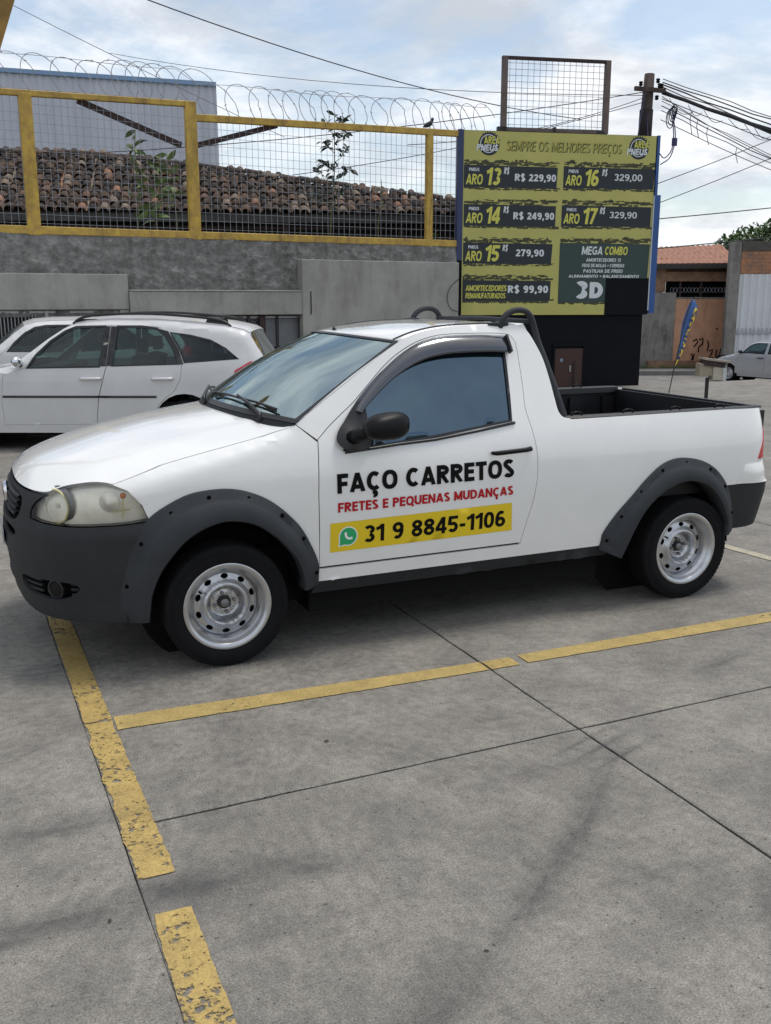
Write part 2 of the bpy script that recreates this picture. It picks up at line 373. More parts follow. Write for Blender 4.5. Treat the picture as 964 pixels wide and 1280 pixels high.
def put_text(name, body, fn, x0, x1, z0, z1, m, parent, t=.17, gap=.085, shear=0, flip=False, each=False):
    """fn(x, z, lift); each letter stroke is lifted a hair above the last so that crossings never share a plane"""
    V, F = text2d(body, t, gap, shear)
    if flip: F = [f[::-1] for f in F]
    co = np.array([fn(x0+(x1-x0)*u, z0+(z1-z0)*v, k*.00025) for u, v, k in V])
    if not each: o = mk(name, co, F, m, parent); o['kind'] = 'stuff'; return o
    ids = _tl[(body, t, gap, shear)]
    for i in sorted(set(ids)):
        sel = [j for j, q in enumerate(ids) if q == i]; b = sel[0]; n = len(sel); mk(name, co[b:b+n], [tuple(k-b for k in f) for f in F if b <= f[0] < b+n], m, parent)
def copy_tree(o, parent=None):
    c = o.copy(); COL.objects.link(c)
    if parent is not None: c.parent = parent
    for ch in list(o.children): copy_tree(ch, c)
    return c
def sm(a, b, x):
    t = min(1, max(0, (x-a)/(b-a))); return t*t*(3-2*t)

# ------------------------------------------------------------------ ground height (the street falls away behind the car park)
SY, CY = math.sin(YAW), math.cos(YAW)
def gz(x, y):
    d = (x-CAMP.x)*SY + (y-CAMP.y)*CY
    return -1.12*sm(0, 1, 0) if d < 18 else -1.12*min(1, (d-18)/15.0) if d < 33 else -1.12

# ------------------------------------------------------------------ the pickup truck
def _tab(n, a):
    ph = np.linspace(0, math.pi/2, 400); x = a*np.sin(ph)**(2/n); y = np.cos(ph)**(2/n)*.82; y[-1] = 0
    return np.r_[0, np.cumsum(np.hypot(np.diff(x), np.diff(y)))], x, y/.82
PF, PR = _tab(2.7, .65), _tab(6, .40)
PTIP = -.25-PF[0][-1]
def plan(p):
    if p < -.25:
        s = min(-.25-p, PF[0][-1]); return -.25-np.interp(s, PF[0], PF[1]), np.interp(s, PF[0], PF[2])
    if p > 3.0:
        s = min(p-3.0, PR[0][-1]); return 3.0+np.interp(s, PR[0], PR[1]), np.interp(s, PR[0], PR[2])
    return p, 1.
_hz = np.linspace(.1, 1.7, 161)
_hv = np.interp(_hz, [.1, .2, .30, .45, .60, .75, .90, .98, 1.04, 1.10, 1.52, 1.57, 1.60, 1.7], [.75, .765, .785, .803, .814, .82, .814, .80, .780, .756, .595, .570, .545, .5])
_k = np.ones(9)/9; _hv[4:-4] = np.convolve(_hv, _k, 'valid')
def hz(z): return float(np.interp(z, _hz, _hv))
_zx = np.linspace(-1, .6, 161); _zv = np.convolve(np.interp(np.linspace(-1.1, .7, 181), [-.9, -.5, -.2, .1, .36, .42, .6], [.888, .934, .990, 1.052, 1.118, 1.17, 1.5]), np.ones(21)/21, 'valid')
def zh(X): return float(np.interp(X, _zx, _zv))
def B(p, z, off=0., side=-1):
    X, k = plan(p); h = hz(z)
    if X < .42:
        t = zh(X)
        if z > t-.10: h = min(h, hz(t-.10)-.09*(1-math.sqrt(max(0, 1-min(1, ((z-t+.10)/.10))**2))))
    if X < -.25:
        X = -.25+(X+.25)*float(np.interp(z, [.2, .28, .4, .55, .66, .8, .87, .95], [.86, .95, 1.02, 1.045, 1.03, .995, .965, .90])); X -= off*(1-k)
    if X > 3.0: X = 3.0+(X-3.0)*float(np.interp(z, [.3, .4, .6, .66, .68, 1.1], [.7, .85, 1.0, 1.0, .92, .9]))+off*(1-k)
    return (float(X), side*(h+off*min(1, k*2))*float(k), float(z))
SIDES = ((-1, False), (1, True))
truck = empty('pickup_truck', (0, .82, 0), 0, 'white single cab pickup truck with black lettering and a yellow phone banner on its door', 'pickup truck')

# outlines on the flank: (distance along the body, height)
fender_line = cr([(-.508, .913), (-.32, .966), (-.119, 1.013), (.06, 1.05), (.23, 1.086), (.359, 1.124), (.379, 1.135)], 4)
seam_front = [(.478, 1.05), (.470, .95), (.464, .794), (.466, .60), (.468, .43)]
archF_out = cr([(-.50, .27), (-.493, .387), (-.45, .55), (-.400, .68), (-.328, .772), (-.182, .847), (-.07, .866), (.041, .863), (.14, .835), (.23, .787), (.318, .710), (.387, .623), (.457, .473), (.463, .388), (.462, .35)], 4)
archF_in = cr([(-.372, .27), (-.360, .34), (-.345, .41), (-.305, .505), (-.24, .592), (-.173, .655), (-.08, .702), (.016, .718), (.13, .692), (.226, .628), (.296, .555), (.345, .487), (.372, .41), (.379, .36), (.380, .335)], 4)
def lerp2(A, Bq, t): return [tuple(np.array(a)*(1-t)+np.array(b)*t) for a, b in zip(A, Bq)]
archR_out = cr([(2.125, .35), (2.135, .40), (2.146, .452), (2.225, .555), (2.316, .645), (2.40, .730), (2.498, .805), (2.595, .838), (2.695, .837), (2.80, .812), (2.89, .764), (2.97, .685), (3.026, .587), (3.082, .43), (3.088, .365)], 4)
archR_in = cr([(2.262, .29), (2.27, .31), (2.285, .345), (2.33, .455), (2.38, .547), (2.45, .62), (2.536, .674), (2.615, .702), (2.692, .708), (2.80, .680), (2.889, .613), (2.95, .53), (2.992, .443), (2.995, .39), (2.995, .355)], 4)
mF = lerp2(archF_out, archF_in, .35); mR = lerp2(archR_out, archR_in, .35)
i0 = max(i for i, q in enumerate(mF) if q[0] < -.30); i1 = max(i for i, q in enumerate(mF) if q[1] > .44)
fender_poly = fender_line + seam_front + [(.455, .43)] + mF[i0:i1+1][::-1] + [(-.345, .735), (-.345, .752), (-.373, .818), (-.437, .885)]
ws_edge = cr([(.379, 1.139), (.54, 1.249), (.699, 1.351), (.85, 1.438), (.983, 1.511)], 3)
roof_edge = cr([(.983, 1.511), (1.10, 1.552), (1.254, 1.579), (1.45, 1.588), (1.63, 1.588), (1.70, 1.580), (1.745, 1.555), (1.785, 1.48), (1.816, 1.40), (1.836, 1.29), (1.848, 1.19), (1.858, 1.130), (1.885, 1.098), (1.93, 1.088)], 4)
door_top = cr([(.478, 1.062), (.55, 1.125), (.63, 1.185), (.70, 1.238), (.87, 1.388), (.97, 1.457), (1.07, 1.506), (1.16, 1.532), (1.255, 1.545), (1.45, 1.548), (1.58, 1.545), (1.635, 1.535), (1.662, 1.50)], 3)
door_rear = cr([(1.666, 1.44), (1.664, 1.281), (1.658, 1.159), (1.676, 1.06), (1.692, .95), (1.697, .85), (1.690, .76), (1.672, .66), (1.644, .568), (1.610, .442)], 3)
rail_c = [(1.93, 1.088), (2.4, 1.090), (3.0, 1.093), (3.30, 1.090), (3.50, 1.085), (3.64, 1.060)]
j1 = max(i for i, q in enumerate(mR) if q[0] < 2.6 and q[1] < .70 and i < 30)
r_rear = [q for q in mR if q[1] > .37]
k0 = min(range(len(r_rear)), key=lambda i: abs(r_rear[i][1]-.655)+(0 if r_rear[i][0] > 2.8 else 9))
lamp = [(3.235, .80), (3.44, .80), (3.46, .98), (3.335, .975), (3.275, .89)]
side_poly = ws_edge + roof_edge + rail_c + [(3.64, .985)] + cr([(3.37, .985), (3.31, .90), (3.245, .795)], 3) + [(3.64, .795), (3.64, .66), (3.09, .655)] \
    + r_rear[:k0+1][::-1] + [(2.14, .372), (.455, .36), (.468, .425), (.50, .424), (1.60, .434)] + door_rear[::-1] + door_top[::-1] + [(.405, 1.118)]
door_poly = [(.470, .432), (1.604, .442)] + door_rear[::-1] + door_top[::-1] + seam_front
win_poly = cr([(.60, 1.00), (.65, 1.10), (.72, 1.212), (.80, 1.305), (.93, 1.402), (1.07, 1.475), (1.255, 1.51), (1.45, 1.512), (1.56, 1.510)], 3) + [(1.590, 1.49), (1.588, 1.38), (1.578, 1.22), (1.566, 1.094), (1.103, 1.035), (.85, 1.012)]

for sd_, fl in SIDES:
    f = lambda p, z, o=0., s=sd_: B(p, z, o, s)
    panel('front_fender', inset(fender_poly, .0015), f, M['white'], truck, step=.026, flip=fl)
    body = panel('body_side', side_poly, f, M['white'], truck, step=.045, flip=fl)
    door = panel('door', inset(door_poly, .0035), f, M['white'], truck, holes=[win_poly], step=.045, flip=fl, th=.02)
    panel('window_glass', inset(win_poly, -.012), lambda p, z: f(p, z, -.012), M['glass'], door, step=.05, th=0, flip=fl, split=0)
    # black rubber round the window
    iw = inset(win_poly, .014)
    panel('window_seal', inset(win_poly, -.001), lambda p, z: f(p, z, -.004), M['black'], door, holes=[iw], step=.05, th=.004, flip=fl)
    bl = MB(); bl.tube([f(x, z, .004) for x, z in ((.61, .995), (.72, 1.003), (.903, 1.018), (1.103, 1.029), (1.35, 1.058), (1.575, 1.088))], .008, 6); bl.build('belt_moulding', M['black'], door, True)
    # smoked wind deflector over the window
    vo = cr([(.675, 1.195), (.70, 1.228), (.78, 1.305), (.87, 1.376), (.97, 1.445), (1.07, 1.496), (1.16, 1.523), (1.255, 1.536), (1.45, 1.538), (1.60, 1.531)], 4)
    vi = cr([(.715, 1.175), (.742, 1.205), (.82, 1.270), (.92, 1.340), (1.02, 1.393), (1.11, 1.425), (1.19, 1.440), (1.28, 1.449), (1.45, 1.452), (1.605, 1.447)], 4)
    def vfn(u, v):
        x = u*(len(vo)-1); i = min(int(x), len(vo)-2); t = x-i
        a = np.array(vo[i])*(1-t)+np.array(vo[i+1])*t; b = np.array(vi[i])*(1-t)+np.array(vi[i+1])*t; q = a*(1-v)+b*v
        return f(q[0], q[1], .006+.030*math.sin(v*1.9)**.8)
    vz = grid('wind_deflector', vfn, 36, 6, M['visor'], door, th=.003, flip=not fl)
    cap = MB(); cap.bar(f(1.603, 1.531, .012), f(1.607, 1.447, .030), .012, .03); cap.build('deflector_end', M['trim_b'], door)
    # door handle with its finger cup
    h = MB(); h.tube([f(1.418, .943, .006), f(1.425, .944, .030), (f(1.44, .946, .038)), f(1.60, .953, .040), f(1.632, .955, .036), f(1.648, .956, .006)], [.009, .011, .0125, .0125, .0125, .010], 8)
    h.build('door_handle', M['gloss_black'], door, True, 50)
    # mirror: foot and shell
    mp = cr([(.605, 1.01), (.572, 1.045), (.570, 1.08), (.592, 1.115), (.640, 1.165), (.692, 1.222), (.725, 1.235), (.742, 1.20), (.742, 1.10), (.745, 1.03), (.70, 1.005), (.64, 1.0)], 3)
    mir = panel('door_mirror', mp, lambda p, z: f(p, z, .022+.028*math.exp(-((p-.64)**2+(z-1.06)**2)/.004)), M['black'], door, step=.02, th=.03, flip=fl)
    mm = MB(); cx0 = Vector((.775, sd_*.925, 1.128)); nn, kk = 28, 14; vs = []
    for i in range(kk+1):
        for j in range(nn):
            a = math.pi*i/kk; b = 2*math.pi*j/nn; e = .78
            sx = math.copysign(abs(math.sin(a)*math.cos(b))**e, math.cos(b)); szz = math.copysign(abs(math.sin(a)*math.sin(b))**e, math.sin(b)); ya = math.cos(a)
            tx = 1-.14*(1-sx)*.5
            vs.append(cx0 + Vector((sx*.118, ya*.070*(1-.25*sx), szz*.072*tx + sx*.006)))
    mm.add(vs, [(i*nn+j, i*nn+(j+1) % nn, (i+1)*nn+(j+1) % nn, (i+1)*nn+j) for i in range(kk) for j in range(nn)])
    mm.tube([f(.64, 1.06, .02), Vector((.665, sd_*.86, 1.085)), Vector((.70, sd_*.90, 1.105))], [.036, .034, .030], 10)
    mm.build('mirror_shell', M['gloss_black'], mir, True)
    mg = MB(); mg.lathe([(0, 0), (1, 0)], 24, Matrix.Translation(Vector((.872, sd_*.925, 1.13))) @ Matrix.Rotation(math.pi/2, 4, 'Z') @ Matrix.Diagonal((.038, 1, .042, 1))); mg.build('mirror_glass', M['gloss_black'], mir)
    # wheel arch trims with their bolts
    for (ao, ai, lift) in ((archF_out, archF_in, .048), (archR_out, archR_in, .050)):
        def afn(u, v, ao=ao, ai=ai):
            x = u*(len(ao)-1); i = min(int(x), len(ao)-2); t = x-i
            a = np.array(ao[i])*(1-t)+np.array(ao[i+1])*t; b = np.array(ai[i])*(1-t)+np.array(ai[i+1])*t
            pr = [(0., -.002), (0., .010), (.05, .016), (.30, .022), (.36, .030), (.55, .044), (.80, .052), (.96, .050), (1.0, .042), (1.02, .0), (1.0, -.05)]
            w, o = pr[int(round(v*10))]; q = a*(1-w)+b*w
            wob = .0025*math.sin(u*61)+.002*math.sin(u*23+1)
            return f(q[0], q[1], o + (wob if .2 < v < .5 else 0))
        at = grid('wheel_arch_trim', afn, 56, 10, M['trim'], truck, flip=not fl, split=38)
        for k, u in enumerate((.12, .22, .33, .44, .56, .68, .80, .90)):
            x = u*(len(ao)-1); i = int(x); q = np.array(ao[i])*.80+np.array(ai[i])*.20
            P = Vector(f(q[0], q[1], .020)); bb = MB(); bb.lathe([(.0, sd_*.0015), (.0075, sd_*.0015), (.0105, 0), (.0115, -sd_*.004)], 10, Matrix.Translation(P)); bb.build('bolt', M['hole'], at)
    # headlight: housing, bowl, lens
    hl = cr([(-.940, .742), (-.93, .785), (-.89, .825), (-.839, .862), (-.75, .893), (-.658, .910), (-.58, .917), (-.508, .914), (-.437, .890), (-.395, .85), (-.365, .80), (-.340, .748)], 7) + cr([(-.42, .738), (-.509, .734), (-.693, .729), (-.85, .733)], 2)
    hs = panel('headlight', hl, lambda p, z: f(p, z, -.055), M['reflector'], truck, step=.035, th=.003, flip=fl)
    hr = grid('housing_wall', lambda u, v, s=f: s(*np.array((hl+[hl[0]])[int(round(u*len(hl)))]), -.055+.052*v), len(hl), 1, M['black'], hs, flip=fl)
    bowl_o = Vector(f(-.775, .808, -.040)); nrm = (Vector(f(-.735, .815, 0.02))-Vector(f(-.735, .815, 0))).normalized(); nrm = Vector((-.80, sd_*.60, 0)).normalized()
    T = Matrix.Translation(bowl_o) @ nrm.to_track_quat('Y', 'Z').to_matrix().to_4x4()
    bw = MB(); sx_ = 1 if (T.to_3x3() @ Vector((1, 0, 0))).x > 0 else -1; bw.tube([T @ Vector((sx_*.077*math.cos(a), .004, .077*math.sin(a))) for a in [R(q_) for q_ in range(-100, 101, 10)]], .0045, 6); bd2 = MB(); bd2.lathe([(.0745, .0), (.080, -.012), (.092, -.022)], 32, T); bd2.build('bowl_dark_ring', M['bolt'], hs, True); bw.build('reflector_bowl', M['yellowed'], hs, True, 50)  # yellowed arc, and a dull dark metal ring round the reflector cup
    bi = MB(); bi.lathe([(0, .0), (.010, -.002), (.013, -.035), (.030, -.050), (.054, -.036), (.070, -.012), (.074, .0)], 32, T); bi.build('bulb', M['reflector'], hs, True, 50)
    T2 = Matrix.Translation(Vector(f(-.52, .83, -.03))) @ Vector((-.45, sd_*.9, 0)).normalized().to_track_quat('Y', 'Z').to_matrix().to_4x4()
    b2 = MB(); b2.lathe([(0, .012), (.010, .012), (.030, -.010), (.046, -.016)], 24, T2); b2.build('side_reflector', M['reflector'], hs, True, 50)
    b3 = MB(); T3 = Matrix.Translation(Vector(f(-.455, .862, -.020))); b3.lathe([(0, sd_*.010), (.010, sd_*.008), (.013, 0), (.010, -sd_*.02)], 14, T3); b3.build('indicator_bulb', M['orange'], hs, True)
    b4 = MB(); b4.bar(f(-.455, .85, -.012), f(-.455, .765, -.012), .006); b4.bar(f(-.50, .79, -.02), f(-.42, .80, -.02), .006); b4.build('lamp_bracket', M['yellowed'], hs)
    panel('headlight_lens', inset(hl, .003), lambda p, z: f(p, z, .003), M['lens'], hs, step=.03, th=0, flip=fl, split=0)
    # tail lamp
    tl = cr([(3.248, .80), (3.270, .84), (3.313, .90), (3.373, .982)], 3) + [(3.63, .982), (3.63, .80)]
    panel('tail_light', tl, lambda p, z: f(p, z, .006), M['red'], truck, step=.03, th=.02, flip=fl)
    # sill under the door
    sl = [(.44, .290), (2.20, .305), (2.16, .372), (.455, .358)]
    panel('sill', sl, lambda p, z: f(p, z, -.012-(.358-z)*.25), M['trim_b'], truck, step=.05, th=.02, flip=fl)
    # rear bumper corner
    rb = [(2.98, .375), (3.30, .395), (3.60, .44), (3.66, .64), (3.66, .653), (2.99, .651)]
    bu = [(3.07, .657), (3.66, .657), (3.66, .775), (3.30, .780), (3.13, .765)]
    panel('bumper_top', bu, lambda p, z: f(p, z, .004+.020*(1-sm(.73, .775, z))*sm(3.08, 3.2, p)), M['white'], truck, step=.03, th=.02, flip=fl)
    panel('bumper_corner', rb, lambda p, z: f(p, z, .020*sm(3.04, 3.2, p)-.002), M['trim_b'], truck, step=.04, th=.03, flip=fl)
    # lettering on the door
    if sd_ < 0 or True:
        mir_t = fl
        def dt(x, z, o, s=sd_):
            xx = x if s < 0 else 2*1.033-x
            return f(xx, z, o)
        bn = [(.522, .504), (1.549, .520), (1.541, .672), (.522, .652)]
        panel('lettering_banner', bn, lambda p, z: dt(p, z, .0016), M['decal_y'], door, step=.05, th=0, split=0, flip=fl)
        ln = lambda x: (x-.56)*.012
        for nm, tx, X0, X1, Z0, Z1, mt, tt in (('lettering', 'FAÇO CARRETOS', .560, 1.548, .798, .894, 'decal_k', .225), ('lettering', 'FRETES E PEQUENAS MUDANÇAS', .562, 1.545, .704, .752, 'decal_r', .215), ('lettering', '31 9 8845-1106', .70, 1.505, .536, .624, 'decal_k', .19)):
            put_text('letter', tx, lambda x, z, e: dt(x, z+ln(x), .003+e), X0, X1, Z0, Z1, M[mt], door, t=tt, gap=.075, each=True)
        # phone badge
        bc = (.616, .580); rr = .044
        circ = lambda r, n=28, c=bc: [(c[0]+r*math.cos(2*math.pi*i/n), c[1]+r*math.sin(2*math.pi*i/n)) for i in range(n)]
        def bub(r):
            return [(bc[0]+r*math.cos(R(a)), bc[1]+r*math.sin(R(a))) for a in range(-112, 200, 12)] + [(bc[0]-r*1.02, bc[1]-r*1.05)]
        panel('phone_badge', bub(rr*1.13), lambda p, z: dt(p, z, .0026), M['decal_w'], door, step=.03, th=0, split=0, flip=fl)
        pb = panel('phone_badge', bub(rr), lambda p, z: dt(p, z, .0034), M['decal_g'], door, step=.03, th=0, split=0, flip=fl)
        hs_ = []
        for a in range(170, 285, 10): hs_.append((bc[0]+.010+.030*math.cos(R(a)), bc[1]+.012+.030*math.sin(R(a))))
        inn = []
        for a in range(280, 165, -10): inn.append((bc[0]+.010+.019*math.cos(R(a)), bc[1]+.012+.019*math.sin(R(a))))
        hand = hs_[:1]+[(bc[0]-.022, bc[1]+.022), (bc[0]-.010, bc[1]+.022), (bc[0]-.006, bc[1]+.008)] 
        panel('phone_receiver', hs_ + [(bc[0]+.024, bc[1]-.012), (bc[0]+.018, bc[1]-.003)] + inn[1:-1] + [(bc[0]-.006, bc[1]+.010), (bc[0]-.010, bc[1]+.022), (bc[0]-.019, bc[1]+.022)], lambda p, z: dt(p, z, .0042), M['decal_w'], door, step=.03, th=0, split=0, flip=fl)

# bonnet: a height field inside the outline given by the fender line, lamp top and nose
hood_line = fender_line[::-1] + cr([(-.508, .916), (-.58, .920), (-.658, .913), (-.75, .897), (-.839, .868), (-.93, .862), (-1.02, .862), (-1.15, .864), (-1.30, .866), (PTIP, .868)], 3)[1:]
HE = []
for p, z in hood_line:
    X, Y, Z = B(p, z); HE.append((X, -Y, Z))
HE[-1] = (HE[-1][0], 0, HE[-1][2])
_hx = np.array([e[0] for e in HE][::-1]); _hy = np.array([e[1] for e in HE][::-1]); _hzz = np.array([e[2] for e in HE][::-1])
_o = np.argsort(_hx); _hx, _hy, _hzz = _hx[_o], _hy[_o], _hzz[_o]
def hood_z(x, y):
    ye = max(.02, float(np.interp(x, _hx, _hy))); ze = float(np.interp(x, _hx, _hzz))
    zc = float(np.interp(x, [-.90, -.885, -.86, -.82, -.76, -.69, -.55, -.41, -.20, .02, .2, .36], [.866, .882, .910, .941, .970, .995, 1.038, 1.076, 1.120, 1.152, 1.175, 1.192]))
    t = min(1, abs(y)/ye); zc = max(zc, ze)
    crease = .006*math.exp(-((abs(y)-.50+.10*(x-.3))/.035)**2)*sm(-.75, -.3, x)*(1-sm(.9, 1., t))
    return ze+(zc-ze)*(1-t**2.6)+crease
cowl_x = lambda y: .115+.245*(abs(y)/.735)**2.3
left = [(e[0], -e[1]) for e in HE]; right = [(e[0], e[1]) for e in HE[::-1]][1:]
cowl = [(cowl_x(y), y) for y in np.linspace(.70, -.70, 21)]
hood_poly = dedupe([q for q in (left + right)[::1]]) + cowl
o = panel('bonnet', inset(hood_poly, .003), lambda x, y: (x, y, hood_z(x, y)), M['white'], truck, step=.045, th=.015, flip=False)
# cowl panel below the windscreen
WB = lambda u: Vector((.125+.254*abs(u)**2.3, .742*u, 1.178-.040*abs(u)**2))
WT = lambda u: Vector((.80+.183*abs(u)**2.2, .597*u, 1.543-.032*abs(u)**2))
def ws(u, v):
    s = (u-.5)*2; a, b = WB(s), WT(s); q = a*(1-v)+b*v; k = .05*math.sin(math.pi*v)*(1-abs(s)**3)
    return q + Vector((-.35*k, 0, .55*k))
wsh = grid('windscreen', ws, 32, 16, M['wglass'], truck, flip=True)
# black band round the glass
def wband(u0, u1, v0, v1, nu, nv): return grid('windscreen_border', lambda u, v: ws(u0+(u1-u0)*u, v0+(v1-v0)*v)+Vector((-.002, 0, .004)), nu, nv, M['black'], wsh, flip=True)
wband(0, .014, 0, 1, 1, 16); wband(.986, 1, 0, 1, 1, 16); wband(.014, .986, 0, .045, 30, 1); wband(.014, .986, .975, 1, 30, 1)
cw = grid('cowl_panel', lambda u, v: (WB((u-.5)*1.98)*(1-v) + Vector((cowl_x((u-.5)*2*.72)-.03, (u-.5)*2*.72, hood_z(cowl_x((u-.5)*2*.70), (u-.5)*2*.70)-.03))*v) + Vector((0, 0, -.012*math.sin(math.pi*v))), 28, 3, M['trim_b'], truck, flip=False)
for (a, b, c) in ((.10, -.62, -.02), (.10, -.02, .58)):
    wp = MB(); y0 = b+.05
    P0 = Vector((cowl_x(y0)+.005, y0, hood_z(cowl_x(y0), y0)+.012)); u1 = c/.742
    def glass_pt(u, v): return Vector(ws(u/2+.5, v))+Vector((-.012, 0, .018))
    Q0 = glass_pt((b+.0)/.742, .075); Q1 = glass_pt((c)/.742, .085); Qm = glass_pt((b+c)/2/.742, .10)
    wp.tube([P0, P0+Vector((0, .02, .03)), (P0+Qm)/2+Vector((0, 0, .028)), Qm+Vector((0, 0, .012))], [.014, .011, .009, .006], 6)
    wi = wp.build('wiper', M['black'], truck, True); bl = MB(); bl.tube([Q0, (Q0+Qm)/2+Vector((0, 0, .004)), Qm, (Q1+Qm)/2+Vector((0, 0, .004)), Q1], .0065, 5); bl.bar(Q0-Vector((0, 0, .008)), Q1-Vector((0, 0, .008)), .004, .014); bl.build('wiper_blade', M['black'], wi)
nz = MB(); nz.tube([(-.05+.3, -.28, hood_z(.05, -.28)+.004), (.26, -.27, hood_z(.05, -.28)+.010)], .006, 6)

# roof
re_ = [q for q in roof_edge if q[0] <= 1.72]
def roof(u, v):
    s = (u-.5)*2; x = .983+(1.715-.983)*v
    z = float(np.interp(x, [q[0] for q in re_], [q[1] for q in re_])); e = Vector(B(x, z)); ye = -e.y
    t = abs(s); fx = WT(s).x; x2 = fx+(1.715-fx)*v
    zc = float(np.interp(v, [0, .15, .4, .7, .93, 1], [1.543, 1.568, 1.594, 1.605, 1.600, 1.588]))
    z2 = z+(zc-z)*(1-t**2.4)
    if abs(s) == 1: x2 = x
    return Vector((x2, s*ye, z2))
rf = grid('roof', roof, 32, 18, M['white'], truck, flip=True, th=.01)
for s in (-1, 1):
    dr = MB(); dr.tube([roof(.5+s*.470, v)+Vector((0, 0, .002)) for v in np.linspace(.01, .98, 14)], .0055, 5); dr.build('roof_channel', M['trim_b'], rf)
an = MB(); an.lathe([(.012, 0), (.010, .012), (.003, .02)], 10, Matrix.Translation(Vector(roof(.5, .06))) @ Matrix.Rotation(math.pi/2, 4, 'X')); an.build('aerial_base', M['black'], rf)
# back of the cab
cb = MB(); cb.add([(1.72, -.55, 1.585), (1.72, .55, 1.585), (1.78, .60, 1.45), (1.84, .70, 1.15), (1.86, .74, .62), (1.86, -.74, .62), (1.84, -.70, 1.15), (1.78, -.60, 1.45)], [(0, 1, 2, 7), (7, 2, 3, 6), (6, 3, 4, 5)])
cbo = cb.build('cab_back', M['white'], truck); solid(cbo, .02, -1, 30)
rw = MB(); rw.add([(1.762, -.5, 1.53), (1.762, .5, 1.53), (1.842, .56, 1.22), (1.842, -.56, 1.22)], [(0, 1, 2, 3)]); rw.build('rear_window', M['glass'], cbo)
for s in (-1, 1):
    ps = MB(); qs = [q for q in roof_edge if q[0] > 1.6]
    vv = [Vector(B(*q, -.004, s)) for q in qs]; ww = [Vector((min(v.x, 1.86), s*(abs(v.y)-.05), v.z)) for v in vv]
    ps.add(vv+ww, [(i, i+1, len(vv)+i+1, len(vv)+i) for i in range(len(vv)-1)]); solid(ps.build('pillar_return', M['white'], truck, True), .006, 0, 0)

# hoops over the back of the cab
ra = MB()
def hoop(y, s):
    return [(1.592, y*.99, 1.572), (1.603, y, 1.612), (1.640, y, 1.648), (1.695, y, 1.664), (1.748, y, 1.655), (1.782, y, 1.622), (1.803, y, 1.570), (1.822, y*1.03, 1.49), (1.842, y*1.10, 1.40), (1.872, y*1.20, 1.26), (1.90, y*1.27, 1.14), (1.915, y*1.30, 1.085)]
hb = None
for s in (-1, 1):
    t = MB(); t.tube(cr(hoop(s*.56, s), 4), .0165, 10); t.tube([(1.52, s*.555, 1.590), (1.60, s*.555, 1.592), (1.64, s*.555, 1.590)], [.008, .018, .010], 8)
    o = t.build('rear_hoop', M['trim'], truck, True)
t = MB(); t.tube([(1.775, -.56, 1.602), (1.775, 0, 1.612), (1.775, .56, 1.602)], .013, 8); t.build('cross_bar', M['trim'], truck, True)

# front bumper with grille and lower intake, one wrap-round skin
def boff(z): return .016*sm(.742, .700, z) if False else .016*(1-sm(.700, .735, z))
def lipoff(p, z): return boff(z) + .012*(1-sm(.30, .33, z))
PT = PTIP
gr = cr([(PT, .843), (-1.30, .842), (-1.17, .838), (-1.085, .826), (-1.055, .80), (-1.075, .75), (-1.105, .715), (-1.16, .700), (-1.30, .695), (PT, .694)], 3)
sl_ = cr([(PT, .672), (-1.28, .672), (-1.14, .668), (-1.09, .655), (-1.12, .630), (-1.28, .622), (PT, .622)], 3)
li = cr([(PT, .545), (-1.34, .545), (-1.24, .538), (-1.20, .50), (-1.19, .43), (-1.22, .395), (-1.32, .385), (PT, .385)], 3)
front = [q for q in lerp2(archF_out, archF_in, .20) if q[1] < .735 and q[0] < -.2]
low = cr([(-.48, .275), (-.60, .272), (-.80, .270), (-1.05, .262), (-1.25, .258), (PT, .256)], 3)
hl_bot = cr([(-.345, .742), (-.42, .734), (-.509, .730), (-.693, .725), (-.85, .729), (-.950, .737)], 3)
hl_fr = cr([(-.955, .745), (-.946, .788), (-.905, .828), (-.842, .859)], 3)
bump_poly = hl_bot + hl_fr + cr([(-.93, .855), (-1.02, .855), (-1.15, .857), (-1.30, .859), (PT, .861)], 3) + gr + sl_ + li + low[::-1] + front
# winding: reverse so it is counter-clockwise seen from outside
fogh = cr([(-.655, .435), (-.675, .458), (-.75, .466), (-.90, .464), (-1.02, .460), (-1.05, .44), (-1.03, .395), (-.95, .374), (-.80, .370), (-.71, .392)], 3)
V, F = tri2d(bump_poly, [fogh], .035)
def bj(v, s): return B(v[0], v[1], lipoff(*v), s)
vs = [bj(v, -1) for v in V] + [bj(v, 1) for v in V]; fs = list(F) + [tuple(i+len(V) for i in f[::-1]) for f in F]
fb = mk('front_bumper', vs, fs, M['trim_b'], truck, True)
wm = fb.modifiers.new('weld', 'WELD'); wm.merge_threshold = .0015; solid(fb, .018, -1, 38)
bk = MB()
V2, F2 = tri2d([(-.60, .36), (-.60, .72), (-.96, .72), (-.98, .85), (PT, .85), (PT, .36)][::-1], [], .06)
V2 = [(v[0], max(v[1], .36)) for v in V2]; vs = [B(v[0], v[1], -.045, -1) for v in V2] + [B(v[0], v[1], -.045, 1) for v in V2]; bk.add(vs, list(F2) + [tuple(i+len(V2) for i in f[::-1]) for f in F2]); bk.build('grille_backing', M['hole'], fb)
for k, z in enumerate((.815, .786, .757, .728)):
    s_ = MB(); pts = [B(p, z, .004, -1) for p in np.linspace(-1.10-.012*k, PT, 10)]; pts += [B(p, z, .004, 1) for p in np.linspace(PT, -1.10-.012*k, 10)][1:]
    vs = []
    for x, y, zq in pts: vs += [(x-.004, y, zq+.006), (x+.022, y, zq+.010), (x+.022, y, zq-.002), (x-.004, y, zq-.006)]
    s_.add(vs, [(i*4+j, i*4+(j+1) % 4, i*4+4+(j+1) % 4, i*4+4+j) for i in range(len(pts)-1) for j in range(4)]); s_.build('grille_slat', M['trim'], fb)
